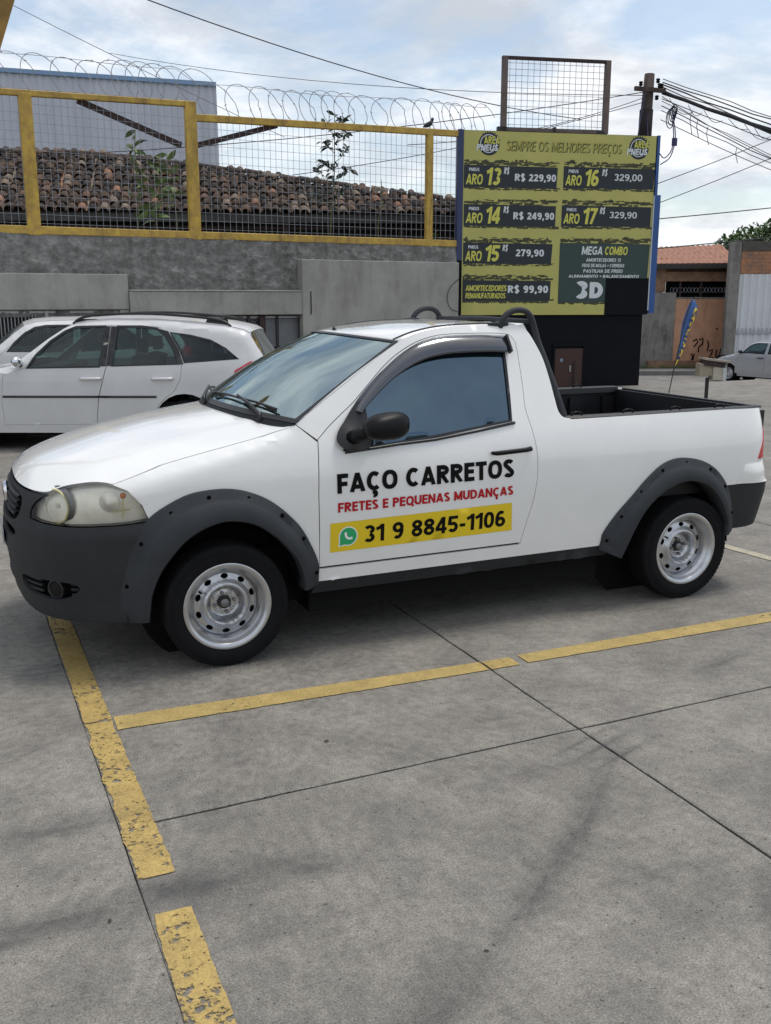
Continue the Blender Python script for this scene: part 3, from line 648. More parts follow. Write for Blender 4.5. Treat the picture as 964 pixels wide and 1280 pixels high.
for z in (.50, .46, .42):
    s_ = MB(); pts = [B(p, z, .0, -1) for p in np.linspace(-1.21, PT, 8)]; pts += [B(p, z, .0, 1) for p in np.linspace(PT, -1.21, 8)][1:]; s_.tube(pts, .007, 5); s_.build('intake_bar', M['trim'], fb)
em = MB(); TE = Matrix.Translation(Vector((B(PT, .78)[0]-.014, 0, .780))) @ Matrix.Rotation(math.pi/2, 4, 'Z'); em.lathe([(0, .012), (.040, .010), (.046, .004), (.052, .006), (.056, -.004), (.050, -.01)], 32, TE); em.build('emblem', M['chrome'], fb, True, 40)
em = MB(); em.lathe([(0, .0135), (.036, .0125)], 32, TE); em.build('emblem_disc', M['decal_r'], fb)
for s in (-1, 1):
    for nm, prf, mt, ofs in (('fog_lamp_ring', [(.034, .0), (.038, .006), (.045, .004), (.047, -.02)], 'black', -.020), ('fog_lamp', [(0, .004), (.034, 0), (.036, -.02)], 'gloss_black', -.016)):
        c = Vector(B(-.79, .418, ofs, s)); nv_ = Vector((-.72, s*.70, 0)).normalized(); q = MB(); q.lathe(prf, 28, Matrix.Translation(c) @ nv_.to_track_quat('Y', 'Z').to_matrix().to_4x4()); q.build(nm, M[mt], fb, True, 50)
    for z in (.452, .425, .398):
        q = MB(); q.tube([B(p, z, -.020, s) for p in np.linspace(-.88, -1.08, 6)], .008, 5); q.build('fog_slat', M['trim_b'], fb)
        q = MB(); q.tube([B(p, z, -.020, s) for p in np.linspace(-.70, -.66, 3)], .008, 5); q.build('fog_slat', M['trim_b'], fb)
lp = MB(); lp.box(B(PT, .58)[0]-.022, B(PT, .58)[0]-.017, -.20, .20, .555, .615+.07-.07); lp.build('number_plate', mat('grey plate', (.35, .36, .37), .4), fb)

# loading bed
BL = mat('black bed liner', (.007, .007, .009), .45, bump=.2, bscale=120)
bd = MB(); x0, x1, yb = 1.88, 3.34, .715
bd.box(x0, x1, -yb, yb, .60, .62); ln_ = bd.build('bed_floor', BL, truck)
for s in (-1, 1):
    w = MB(); w.box(x0, x1, s*yb, s*(yb-.02), .62, 1.070); wl = w.build('bed_wall', BL, truck)
    for k in range(5):
        q = MB(); xx = 2.05+k*.28; q.box(xx, xx+.10, s*(yb-.02), s*(yb-.045), .70, 1.03); q.build('liner_rib', BL, wl)
    q = MB(); q.box(2.42, 2.98, s*(yb-.02), s*(yb-.22), .62, .83); q.build('wheel_box', BL, wl)
    cpv = MB(); pts = [(x, s*(yb-.03), 1.090) for x in np.linspace(1.90, 3.36, 18)]
    vs = []; P_ = np.linspace(1.90, 3.30, 18)
    for x in P_:
        yo = abs(B(x, 1.09)[1])-.008; vs += [(x, s*(yb-.045), 1.060), (x, s*(yb-.04), 1.096), (x, s*(yo-.012), 1.100), (x, s*yo, 1.090)]
    cpv.add(vs, [(i*4+j, i*4+4+j, i*4+5+j, i*4+j+1) for i in range(len(P_)-1) for j in range(3)]); solid(cpv.build('bed_rail_cap', BL, truck, True), .004, 0, 30)
    for xx in (1.99, 2.33, 2.66, 2.98):
        q = MB(); q.tube([(xx-.035, s*(yb+.008), 1.098), (xx-.028, s*(yb+.008), 1.116), (xx, s*(yb+.008), 1.121), (xx+.028, s*(yb+.008), 1.116), (xx+.035, s*(yb+.008), 1.098)], .0055, 6); q.build('tie_hook', M['gloss_black'], truck, True)
w = MB(); w.box(x0-.012, x0+.008, -yb, yb, .62, 1.075); hb_ = w.build('bed_headboard', BL, truck)
for k in range(6):
    q = MB(); yy = -.6+k*.22; q.box(x0+.008, x0+.030, yy, yy+.10, .70, 1.03); q.build('liner_rib', BL, hb_)
# tailgate: outer skin, inner skin
tg = MB(); vs = []
ysr = np.linspace(-.655, .655, 17)
for y in ysr: vs += [(3.312, y, .66), (3.318, y, .85), (3.312, y, 1.068)]
tg.add(vs, [(i*3+j, i*3+3+j, i*3+4+j, i*3+1+j) for i in range(16) for j in range(2)]); tgo = tg.build('tailgate', M['white'], truck, True); solid(tgo, .035, 1, 30)
q = MB(); q.tube([(3.30, y, 1.086) for y in np.linspace(-.74, .74, 5)], .0, 4) if False else q.box(3.312, 3.345, -.64, .64, 1.066, 1.092); q.box(3.280, 3.305, -.71, .71, .62, 1.080); q.build('tailgate_cap', BL, tgo)
q = MB(); q.box(3.350, 3.372, -.12, .12, .86, .92); q.build('tailgate_handle', M['black'], tgo)
q = MB(); q.box(3.27, 3.335, -.60, .60, .42, .62); rbm = q.build('rear_bumper', M['trim_b'], truck)
# under the body: floor pan hung low to deepen shade below, wheel housings, exhaust
ub = MB(); ub.box(-.50, 3.2, -.56, .56, .20, .50); ub.box(.45, 2.20, -.68, .68, .17, .46); ub.box(-.60, -.35, -.60, .60, .24, .42); ub.build('floor_pan', M['dark'], truck)
for s in (-1, 1):
    for (cx_, rr_) in ((0.0, .385), (2.66, .40)):
        q = MB(); vs = []; n_ = 20
        for i in range(n_+1):
            a = math.pi*(i/n_); c, s_2 = math.cos(a), math.sin(a); vs += [(cx_+rr_*c, s*.52, .30+rr_*s_2), (cx_+rr_*c, s*.785, .30+rr_*s_2)]
        q.add(vs, [(i*2, i*2+1, i*2+3, i*2+2) for i in range(n_)]); q.add([(cx_+rr_*math.cos(2*math.pi*i/24), s*.52, .30+rr_*math.sin(2*math.pi*i/24)) for i in range(24)], [tuple(range(24))]); q.build('wheel_housing', M['dark'], truck)
q = MB(); q.tube([(.6, .3, .24), (2.0, .32, .22), (2.5, .40, .24), (3.3, .42, .27)], .028, 8); q.build('exhaust_pipe', M['bolt'], truck, True)
q = MB(); q.tube([(2.718, -.60, .30), (2.718, .60, .30)], .04, 8); q.build('rear_axle', M['dark'], truck)
# dark inner shell behind the panel gaps
for s, fl in SIDES:
    ip = [(-.30, .93), (.35, 1.05), (.45, 1.0), (1.90, 1.0), (1.90, .45), (.45, .45), (.40, .80), (.1, .88), (-.2, .86)]
    panel('inner_skin', ip, lambda p, z: B(p, z, -.035, s), M['dark'], truck, step=.15, th=0, split=0, flip=fl)
# cabin: dashboard, seats, steering wheel
q = MB(); q.box(.32, .62, -.66, .66, .78, 1.06); q.box(.22, .42, -.62, .62, .96, 1.10); q.box(1.70, 1.72, -.66, .66, .5, 1.18); q.box(.4, 1.72, -.66, .66, .42, .50); q.build('dashboard', M['fabric'], truck)
for s in (-1, 1):
    st = MB(); vs = []
    st.box(.95, 1.45, s*.36-.23, s*.36+.23, .56, .74); st.box(1.40, 1.54, s*.36-.22, s*.36+.22, .70, 1.22, Matrix.Translation((1.45, 0, .7)) @ Matrix.Rotation(R(14), 4, 'Y') @ Matrix.Translation((-1.45, 0, -.7))); st.box(1.56, 1.64, s*.36-.12, s*.36+.12, 1.24, 1.40)
    st.build('seat', M['fabric'], truck)
q = MB(); TW = Matrix.Translation((.74, -.36, 1.0)) @ Matrix.Rotation(R(62), 4, 'Y'); q.tube([TW @ Vector((.18*math.cos(2*math.pi*i/24), .18*math.sin(2*math.pi*i/24), 0)) for i in range(24)], .014, 6, closed=True); q.bar(TW @ Vector((0, -.18, 0)), TW @ Vector((0, .18, 0)), .03); q.tube([TW @ Vector((0, 0, 0)), (.5, -.36, .88)], .03, 6); q.build('steering_wheel', M['black'], truck, True)

# wheels
def tyre_prof(Rw, rr, w):
    return [(rr-.002, -w*.42), (rr+.006, -w*.455), (rr+.03, -w*.495), ((rr+Rw)/2, -w*.52), (Rw-.030, -w*.50), (Rw-.010, -w*.455), (Rw-.002, -w*.40), (Rw, -w*.33)]
def steel_wheel(name, Rw, rr, w, parent, loc, side, holes=10, rough=1, turn=0, m_rim='steel', tread=True):
    """side -1: outer face towards -Y. Returns a part object: the tyre, with rim etc. as sub-parts"""
    S = Matrix.Translation(Vector(loc)) @ Matrix.Rotation(turn, 4, 'Z') @ Matrix.Diagonal((1, 1 if side < 0 else -1, 1, 1))
    t = MB(); pr = tyre_prof(Rw, rr, w); gro = []
    if tread:
        for g in (-.24, -.08, .08, .24): gro += [(Rw+.001, (g-.03)*w), (Rw-.008, (g-.022)*w), (Rw-.008, (g+.022)*w), (Rw+.001, (g+.03)*w)]
    full = pr + gro + [(r_, -a) for r_, a in pr[::-1]]
    t.lathe(full, 72, S)
    ty = t.build('wheel', M['rubber'], parent, True, 28)
    # raised ring and blocks on the shoulder
    if tread:
        b = MB()
        for j in range(72):
            a = 2*math.pi*j/72; Tj = S @ Matrix.Rotation(a, 4, 'Y')
            for sg in (-1, 1): b.box(-.0095, .0095, sg*w*.33, sg*w*.44, Rw-.012, Rw-.0035, Tj @ Matrix.Rotation(sg*.0, 4, 'Z'))
        b.build('tread_block', M['rubber'], ty)['kind'] = 'stuff'
        q = MB(); q.lathe([((rr+Rw)/2+.012, -w*.521), ((rr+Rw)/2+.014, -w*.530), ((rr+Rw)/2+.017, -w*.520)], 72, S); q.build('sidewall_ridge', M['rubber'], ty, True)
    # rim barrel and flange (real dished profile), then disc with holes
    f_ = MB(); f_.lathe([(rr-.040, .06), (rr-.040, -w*.20), (rr-.030, -w*.27), (rr-.022, -w*.33), (rr-.018, -w*.40), (rr-.012, -w*.445), (rr-.004, -w*.470), (rr+.005, -w*.478), (rr+.009, -w*.468), (rr+.009, -w*.45), (rr+.004, -w*.43)], 64, S)
    rim = f_.build('rim', M[m_rim], ty, True, 40)
    k = (rr-.034)/.172
    prof = [(.0, .010), (.030, .010), (.032, .004), (.052, .004), (.066, .008), (.074, .002), (.084, -.020), (.091, -.040), (.098, -.047), (.106, -.045), (.116, -.032), (.128, -.022), (.150, -.018), (.162, -.010), (.172, .012)]
    pr_x = [a*k for a, _ in prof]; pr_y = [b for _, b in prof]; fy = lambda r_: float(np.interp(r_, pr_x, pr_y)) - w*.20+.030
    hc = .139*k; circ = lambda r_, n, c=(0, 0): [(c[0]+r_*math.cos(2*math.pi*i/n), c[1]+r_*math.sin(2*math.pi*i/n)) for i in range(n)]
    hs = []
    for j in range(holes):
        a = 2*math.pi*(j+.5)/holes; c = (hc*math.cos(a), hc*math.sin(a)); q = []
        for i in range(12):
            b = 2*math.pi*i/12; u, v = .0125*k*math.cos(b), .0190*k*math.sin(b); q.append((c[0]+u*math.cos(a)-v*math.sin(a), c[1]+u*math.sin(a)+v*math.cos(a)))
        hs.append(q)
    V, F = tri2d(circ(.172*k, 60), hs, .0070)
    dsc = mk('wheel_disc', [S @ Vector((x, fy(math.hypot(x, z)), z)) for x, z in V], F if side < 0 else [f[::-1] for f in F], M[m_rim], rim, True); solid(dsc, .004, -1, 50)
    q = MB(); q.lathe([(.170*k, fy(.172*k)+.001), (.172*k+.004, fy(.172*k)-.006), (.172*k+.006, fy(.172*k)+.001)], 60, S); q.build('rim_gap', M['hole'], rim, True)
    return ty, rim, S, fy, k
def truck_wheel(x, side, turn=0):
    ty, rim, S, fy, k = steel_wheel('wheel', .300, .203, .175, truck, (x, side*.765+(-side)*.02, .300), side, turn=turn)
    hub = ty
    q = MB(); q.lathe([(0, fy(0)-.034), (.010, fy(0)-.034), (.017, fy(0)-.030), (.021, fy(0)-.026), (.0215, fy(0)-.010), (.027, fy(0)-.006)], 24, S); q.build('hub_cap', M['bolt'], ty, True, 40)
    q = MB(); q.lathe([(.0225, fy(0)-.012), (.0225, fy(0)-.020), (.030, fy(0)-.020), (.031, fy(0)+.002)], 24, S); q.build('hub_ring', M['black'], ty, True, 40)
    for j in range(8):
        a = math.pi*j/4+.2; c = (.048*math.cos(a), .048*math.sin(a)); T = S @ Matrix.Translation((c[0], fy(.048), c[1]))
        q = MB(); 
        if j % 2 == 0: q.lathe([(.0, -.020), (.0085, -.019), (.0095, -.012), (.0095, .002)], 6, T); q.build('wheel_bolt', M['bolt'], ty)
        else: q.lathe([(.006, -.001), (.006, -.007), (.0125, -.005), (.015, .002)], 14, T); q.build('bolt_seat', M[ 'steel'], ty, True)
    v = MB(); a = 2.6; v.tube([S @ Vector((.150*math.cos(a), fy(.15)-.02, .150*math.sin(a))), S @ Vector((.138*math.cos(a), fy(.14)-.036, .138*math.sin(a)))], .005, 6); v.build('valve', M['black'], ty)
    bd_ = MB(); bd_.lathe([(0, .01), (.13, .01), (.13, .03)], 32, S); bd_.build('brake_drum', M['dark'], ty)
for s in (-1, 1):
    truck_wheel(0.0, s); truck_wheel(2.718, s)
#NEXT

# ------------------------------------------------------------------ the other cars
def make_car(name, P, label, group=None):
    """P: profile top line from the lower front round to the lower rear (distance behind the front axle, height)"""
    root = empty(name, P['loc'], R(P['rz']), label, P.get('cat', 'car'), group)
    paint = M[P['paint']]; top = P['top']; hwid = P['hw']; wb = P['wb']; wr = P['wr']; xf = min(q[0] for q in top); xr = max(q[0] for q in top)
    T = np.array(top); seg = T[1:]-T[:-1]; sl2 = (seg**2).sum(1)+1e-9; rad = P.get('rad', .085)
    def dist(x, z):
        q = np.array((x, z)); t = np.clip(((q-T[:-1])*seg).sum(1)/sl2, 0, 1); return float(np.min(np.hypot(*(T[:-1]+seg*t[:, None]-q).T)))
    bz, bx = P['belt'], P.get('tumble', .30)
    def hwz(z): return hwid*float(np.interp(z, [.15, .35, .6, bz-.15, bz], [.94, .975, 1.0, .995, .975])) - max(0, z-bz)*bx
    def plx(x):
        a = max(0, (xf+.62-x)/.62); b = max(0, (x-(xr-.45))/.45); return math.sqrt(max(.02, 1-.62*min(1, a)**2.6))*math.sqrt(max(.02, 1-.42*min(1, b)**3))
    def S(x, z, off=0, side=-1):
        d = min(rad, dist(x, z)); i_ = rad-math.sqrt(max(0, rad**2-(rad-d)**2)); return (x, side*(hwz(z)*plx(x)-i_*.9+off), z)
    def arch(cx_, r_, a0=200, a1=-20): return [(cx_+r_*math.cos(R(a)), wr+r_*math.sin(R(a))*1.0) for a in np.linspace(a0, a1, 15)]
    ar = wr+.075; zb = P['under']
    am = math.degrees(math.asin(min(1, (wr-zb)/ar)))
    low = [(xr-.12, zb)] + arch(wb, ar, -am, 180+am) + arch(0, ar, -am, 180+am) + [(xf+.10, zb)]
    outer = list(top) + low
    d1, d2 = P['door1'], P['door2']
    if d2:
        split = P['split']; union = d1 + d2
    for sd_, fl in SIDES:
        f = lambda x, z, o=0., s=sd_: S(x, z, o, s)
        hs = [P['union']] + P['win'][2:]
        bo = panel('body_side', outer, f, paint, root, holes=hs, step=.055, flip=not fl if False else fl, th=.012)
        if bo.data.polygons and bo.data.polygons[0].normal.y*sd_ < 0: bo.data.flip_normals()
        for dp, w in ((d1, P['win'][0]), (d2, P['win'][1])):
            if not dp: continue
            q = inset(dp, .004); dr = panel('door', q, f, paint, root, holes=[w], step=.055, flip=fl, th=.012)
            panel('window_glass', inset(w, -.01), lambda x, z: f(x, z, -.012), M['cglass'], dr, step=.07, th=0, split=0, flip=fl)
            panel('window_frame', inset(w, -.022), lambda x, z: f(x, z, .0015), M['black'], dr, holes=[inset(w, .006)], step=.05, th=.004, flip=fl)
            xs = max(a for a, _ in dp); zhd = P['handle']
            h = MB(); h.tube([f(xs-.34, zhd, .0), f(xs-.33, zhd+.002, .03), f(xs-.12, zhd+.005, .03), f(xs-.11, zhd+.005, 0)], .018, 6); h.build('door_handle', M[P.get('hm', P['paint'])], dr, True)
            if P.get('mould'):
                xa = min(a for a, _ in dp)+.02; xb = min(xs-.02, P['mould'][1]); m_ = MB(); m_.tube([f(x, P['mould'][0], .004) for x in np.linspace(xa, xb, 6)], .013, 5); m_.build('side_moulding', M['black'], dr)
        for w in P['win'][2:]:
            panel('quarter_glass', inset(w, -.01), lambda x, z: f(x, z, -.010), M['cglass'], root, step=.07, th=0, split=0, flip=fl)
            panel('window_frame', inset(w, -.002), lambda x, z: f(x, z, .0015), M['black'], root, holes=[inset(w, .02)], step=.05, th=.004, flip=fl)
        if P.get('pillar'):
            for pp in P['pillar']: panel('pillar_film', pp, lambda x, z: f(x, z, .0035), M['black'], root, step=.06, th=0, split=0, flip=fl)
        if P.get('lamp'): panel('tail_light', P['lamp'], lambda x, z: f(x, z, .006), M['red'], root, step=.04, th=.01, flip=fl)
        if P.get('head'): panel('headlight', P['head'], lambda x, z: f(x, z, .006), M['reflector'], root, step=.04, th=.01, flip=fl)
        mx, mz = P['mirror']; m_ = MB(); c = Vector(f(mx, mz, .10)); nn, kk = 14, 8
        m_.add([c+Vector((math.sin(math.pi*i/kk)*math.cos(2*math.pi*j/nn)*.055, -sd_*math.cos(math.pi*i/kk)*.10, math.sin(math.pi*i/kk)*math.sin(2*math.pi*j/nn)*.065)) for i in range(kk+1) for j in range(nn)], [(i*nn+j, i*nn+(j+1) % nn, (i+1)*nn+(j+1) % nn, (i+1)*nn+j) for i in range(kk) for j in range(nn)])
        m_.build('door_mirror', M['chrome' if P.get('chrome_mirror') else 'black'], root, True)
        m_ = MB(); m_.tube([f(mx+.02, mz-.05, .0), f(mx, mz-.02, .08)], .022, 6); m_.build('mirror_foot', M['black'], root, True)
        if P.get('rails'):
            ra_ = P['rails']; m_ = MB(); zt = lambda x: float(np.interp(x, T[:, 0], T[:, 1]))
            rp = [(ra_[0], .006), (ra_[0]+.10, .050), (ra_[0]+.35, .062), ((ra_[0]+ra_[1])/2, .064), (ra_[1]-.35, .062), (ra_[1]-.10, .050), (ra_[1], .006)]
            m_.tube(cr([(x, sd_*(hwz(zt(x))-rad*.9-.01), zt(x)+h_) for x, h_ in rp], 4), .016, 6)
            for x in (ra_[0]+.02, ra_[1]-.30): m_.add([(x, sd_*(hwz(zt(x))-.095), zt(x)), (x+.28, sd_*(hwz(zt(x+.28))-.095), zt(x+.28)), (x+.26, sd_*(hwz(zt(x))-.09), zt(x)+.055), (x+.03, sd_*(hwz(zt(x))-.09), zt(x)+.055)], [(0, 1, 2, 3)])
            m_.build('roof_rail', M['black'], root, True)
    # top strip in pieces: nose + bonnet, windscreen, roof, rear glass, tail
    TT = np.array(resample(top, .06)[:]); TT = np.array([q for q in TT]); 
    # resample closes the loop: keep only the points along the open line
    out = []
    for a, b in zip(top[:-1], top[1:]):
        n = max(1, int(math.hypot(b[0]-a[0], b[1]-a[1])/.06))
        for k in range(n): out.append((a[0]+(b[0]-a[0])*k/n, a[1]+(b[1]-a[1])*k/n))
    out.append(top[-1])
    nY = 14
    def strip(nm, i0, i1, m, crown=.03, inset_=0):
        vs = []; fs = []
        for i in range(i0, i1+1):
            x, z = out[i]; ye = abs(S(x, z)[1]); a = np.array(out[max(0, i-1)]); b = np.array(out[min(len(out)-1, i+1)]); t = (b-a)/max(1e-6, np.hypot(*(b-a))); n = np.array([-t[1], t[0]])
            for j in range(nY+1):
                s = -1+2*j/nY; c = crown*(1-abs(s)**2.5)-inset_; vs.append((x+n[0]*c, s*ye, z+n[1]*c))
        w = nY+1
        fs = [(j*w+i, (j+1)*w+i, (j+1)*w+i+1, j*w+i+1) for j in range(i1-i0) for i in range(nY)]
        return mk(nm, vs, [q[::-1] for q in fs], m, root, True)
    def idx(x, z): return min(range(len(out)), key=lambda i: math.hypot(out[i][0]-x, out[i][1]-z))
    cuts = [idx(*q) for q in P['cuts']]
    solid(strip('bonnet', 0, cuts[0], paint), .01, -1, 40); strip('windscreen', cuts[0], cuts[1], M['cglass'], .045); solid(strip('roof', cuts[1], cuts[2], paint, .035), .01, -1, 40)
    strip('rear_window', cuts[2], cuts[3], M['bglass'], .03); solid(strip('tailgate', cuts[3], len(out)-1, paint), .01, -1, 40)
    q = MB(); q.box(xf+.15, xr-.15, -hwid*.86, hwid*.86, .17, .34); q.box(xf+.2, P['cuts'][0][0]+.25, -hwid*.8, hwid*.8, .34, bz-.12)
    q.box(-wr*1.3, wr*1.3, -hwid*.9, hwid*.9, .3, wr*2+.02) if False else None
    q.build('floor_pan', M['dark'], root)
    q = MB(); x0_ = P['cuts'][0][0]+.1
    q.box(x0_, x0_+.30, -hwid*.86, hwid*.86, bz-.25, bz-.02); q.build('dashboard', M['fabric'], root)
    for (sx) in P['seats']:
        for s in (-1, 1):
            q = MB(); q.box(sx, sx+.48, s*.36-.24, s*.36+.24, .34, .55); q.box(sx+.42, sx+.56, s*.36-.22, s*.36+.22, .5, bz+.12, Matrix.Translation((sx+.45, 0, .5)) @ Matrix.Rotation(R(14), 4, 'Y') @ Matrix.Translation((-sx-.45, 0, -.5))); q.box(sx+.60, sx+.67, s*.36-.11, s*.36+.11, bz+.14, bz+.30); q.build('seat', M['fabric'], root)
    for s in (-1, 1):
        for cx_ in (0, wb):
            q = MB(); vs = []; n_ = 16
            for i in range(n_+1):
                a = math.pi*(i/n_)*1.2-.1*math.pi; vs += [(cx_+(ar+.01)*math.cos(a), s*hwid*.62, wr+(ar+.01)*math.sin(a)), (cx_+(ar+.01)*math.cos(a), s*hwid*.955, wr+(ar+.01)*math.sin(a))]
            q.add(vs, [(i*2, i*2+1, i*2+3, i*2+2) for i in range(n_)]); q.add([(cx_+(ar+.01)*math.cos(2*math.pi*i/20), s*hwid*.62, wr+(ar+.01)*math.sin(2*math.pi*i/20)) for i in range(20)], [tuple(range(20))]); q.build('wheel_housing', M['dark'], root)
            steel_wheel('wheel', wr, wr*.66, .17, root, (cx_, s*(hwid-.10), wr), s, holes=8, tread=False)
    return root
fw = [(.50, .955), (.62, 1.09), (.80, 1.245), (1.0, 1.36), (1.12, 1.40), (1.50, 1.415), (1.43, .975)]
rw_ = [(1.60, .985), (1.66, 1.41), (1.95, 1.405), (2.14, 1.385), (2.24, 1.31), (2.34, 1.16), (2.40, 1.005)]
qw = [(2.48, 1.01), (2.42, 1.16), (2.33, 1.30), (2.30, 1.355), (2.55, 1.325), (2.80, 1.27), (2.98, 1.18), (3.14, 1.055)]
dA = [(.17, .30), (1.36, .31), (1.40, .62), (1.53, .96), (1.585, 1.435), (1.12, 1.428), (.96, 1.372), (.78, 1.262), (.58, 1.10), (.44, .955), (.20, .88), (.165, .6)]
dA = [(.17, .30), (1.36, .31), (1.41, .62), (1.52, .96), (1.57, 1.434), (1.30, 1.432), (1.12, 1.422), (.97, 1.374), (.79, 1.260), (.60, 1.10), (.46, .955), (.20, .87), (.165, .6)]
dB = [(1.36, .31), (1.95, .31), (2.06, .42), (2.20, .58), (2.36, .70), (2.44, .84), (2.455, 1.00), (2.38, 1.17), (2.28, 1.33), (2.18, 1.41), (1.96, 1.43), (1.57, 1.434), (1.52, .96), (1.41, .62)]
un = dA[:2] + dB[1:12] + dA[5:]
wag_top = [(-.72, .22), (-.80, .30), (-.82, .45), (-.80, .62), (-.72, .72), (-.50, .80), (-.15, .885), (.18, .955), (.30, .985), (.50, 1.12), (.72, 1.265), (.93, 1.385), (1.06, 1.440), (1.25, 1.475), (1.6, 1.495), (2.1, 1.492), (2.6, 1.460), (2.95, 1.425), (3.18, 1.375), (3.24, 1.34), (3.34, 1.18), (3.42, 1.05), (3.47, .93), (3.49, .72), (3.50, .50), (3.46, .34), (3.38, .24)]
_wx = lambda L_: [(float(np.interp(x, [-.82, -.15, .0, .17, .5, 1.0, 1.44, 2.22, 2.89, 3.26, 3.48], [-.82, .10, .30, .50, .81, 1.25, 1.64, 2.36, 2.99, 3.35, 3.56])), z) for x, z in L_]
fw, rw_, qw, dA, dB, un, wag_top = map(_wx, (fw, rw_, qw, dA, dB, un, wag_top))
pf1 = _wx([(1.475, .975), (1.60, .985), (1.645, 1.412), (1.525, 1.415)]); pf2 = _wx([(2.405, .995), (2.475, .997), (2.415, 1.16), (2.325, 1.30), (2.28, 1.365), (2.17, 1.39), (2.25, 1.31), (2.345, 1.16)])
pfA = _wx([(1.43, .974), (1.516, .974), (1.564, 1.420), (1.495, 1.420)]); pfB = _wx([(1.526, .976), (1.605, .982), (1.662, 1.416), (1.576, 1.420)])
wagon = make_car('station_wagon', dict(loc=(-1.176+.82*.407, 7.769+.82*.914, 0), rz=-24, paint='white2', top=wag_top, hw=.82, wb=2.60, wr=.295, under=.21, belt=.97, door1=dA, door2=dB, split=None, union=un,
    win=[fw, rw_, qw], handle=.832, mould=(.63, 2.28), rails=(1.30, 3.12), lamp=_wx([(3.06, .80), (3.33, .83), (3.50, .84), (3.50, 1.02), (3.27, 1.03), (3.09, .93)]), mirror=(.72, 1.03), chrome_mirror=True, cuts=_wx([(.30, .985), (1.06, 1.440), (3.24, 1.34), (3.42, 1.05)]),
    pillar=[pfA, pfB, pf2], seats=(1.40, 2.15), cat='station wagon'),
    'white station wagon with black roof rails parked by the grey wall behind the pickup')
hat_top = [(-.68, .22), (-.76, .32), (-.78, .48), (-.76, .62), (-.66, .72), (-.40, .82), (-.10, .90), (.14, .96), (.28, 1.00), (.45, 1.12), (.62, 1.26), (.76, 1.36), (.90, 1.405), (1.15, 1.425), (1.6, 1.43), (2.1, 1.41), (2.6, 1.36), (2.82, 1.30), (2.93, 1.15), (3.03, .98), (3.06, .75), (3.06, .5), (3.02, .34), (2.95, .24)]
fw2 = [(.52, 1.02), (.62, 1.12), (.76, 1.245), (.90, 1.325), (1.05, 1.350), (1.40, 1.355), (1.36, 1.01)]
rw2 = [(1.50, 1.015), (1.52, 1.355), (1.85, 1.345), (2.10, 1.31), (2.25, 1.20), (2.32, 1.04)]
qw2 = [(2.42, 1.05), (2.36, 1.20), (2.44, 1.245), (2.58, 1.17), (2.66, 1.07)]
dA2 = [(.25, .30), (1.34, .31), (1.38, .62), (1.43, 1.0), (1.46, 1.378), (1.08, 1.372), (.93, 1.352), (.76, 1.275), (.60, 1.14), (.46, 1.01), (.30, .88)]
dB2 = [(1.34, .31), (1.92, .31), (2.0, .44), (2.12, .58), (2.28, .68), (2.36, .84), (2.375, 1.02), (2.30, 1.21), (2.14, 1.335), (1.88, 1.37), (1.46, 1.378), (1.43, 1.0), (1.38, .62)]
un2 = dA2[:2] + dB2[1:10] + dA2[4:]
def hatch(name, loc, rz, paint, label, mx=.48, **k):
    return make_car(name, dict(loc=loc, rz=rz, paint=paint, top=hat_top, hw=.80, wb=2.37, wr=.285, under=.21, belt=1.0, door1=dA2, door2=dB2, split=None, union=un2, win=[fw2, rw2, qw2], handle=.86,
        lamp=[(2.86, .82), (3.08, .82), (3.08, 1.0), (2.98, 1.08), (2.90, 1.0)], head=[(-.78, .60), (-.45, .60), (-.40, .74), (-.60, .74), (-.78, .66)], mirror=(mx, 1.06), cuts=[(.28, 1.0), (.76, 1.36), (2.82, 1.30), (3.03, .98)], seats=(1.1, 1.85), hm='black', **k), label)
hatch('parked_car', (-1.05+.80*.052, 10.03+.80*.9986, 0), -3, 'white2', 'second white car, mostly hidden behind the station wagon at the left edge', mx=.18)
a_ = R(-77.3)
hatch('parked_car', (23.65+.80*.976, 22.35+.80*.22, -1.12), -77.3, 'silver', 'silver grey hatchback parked across the street by the white gate')

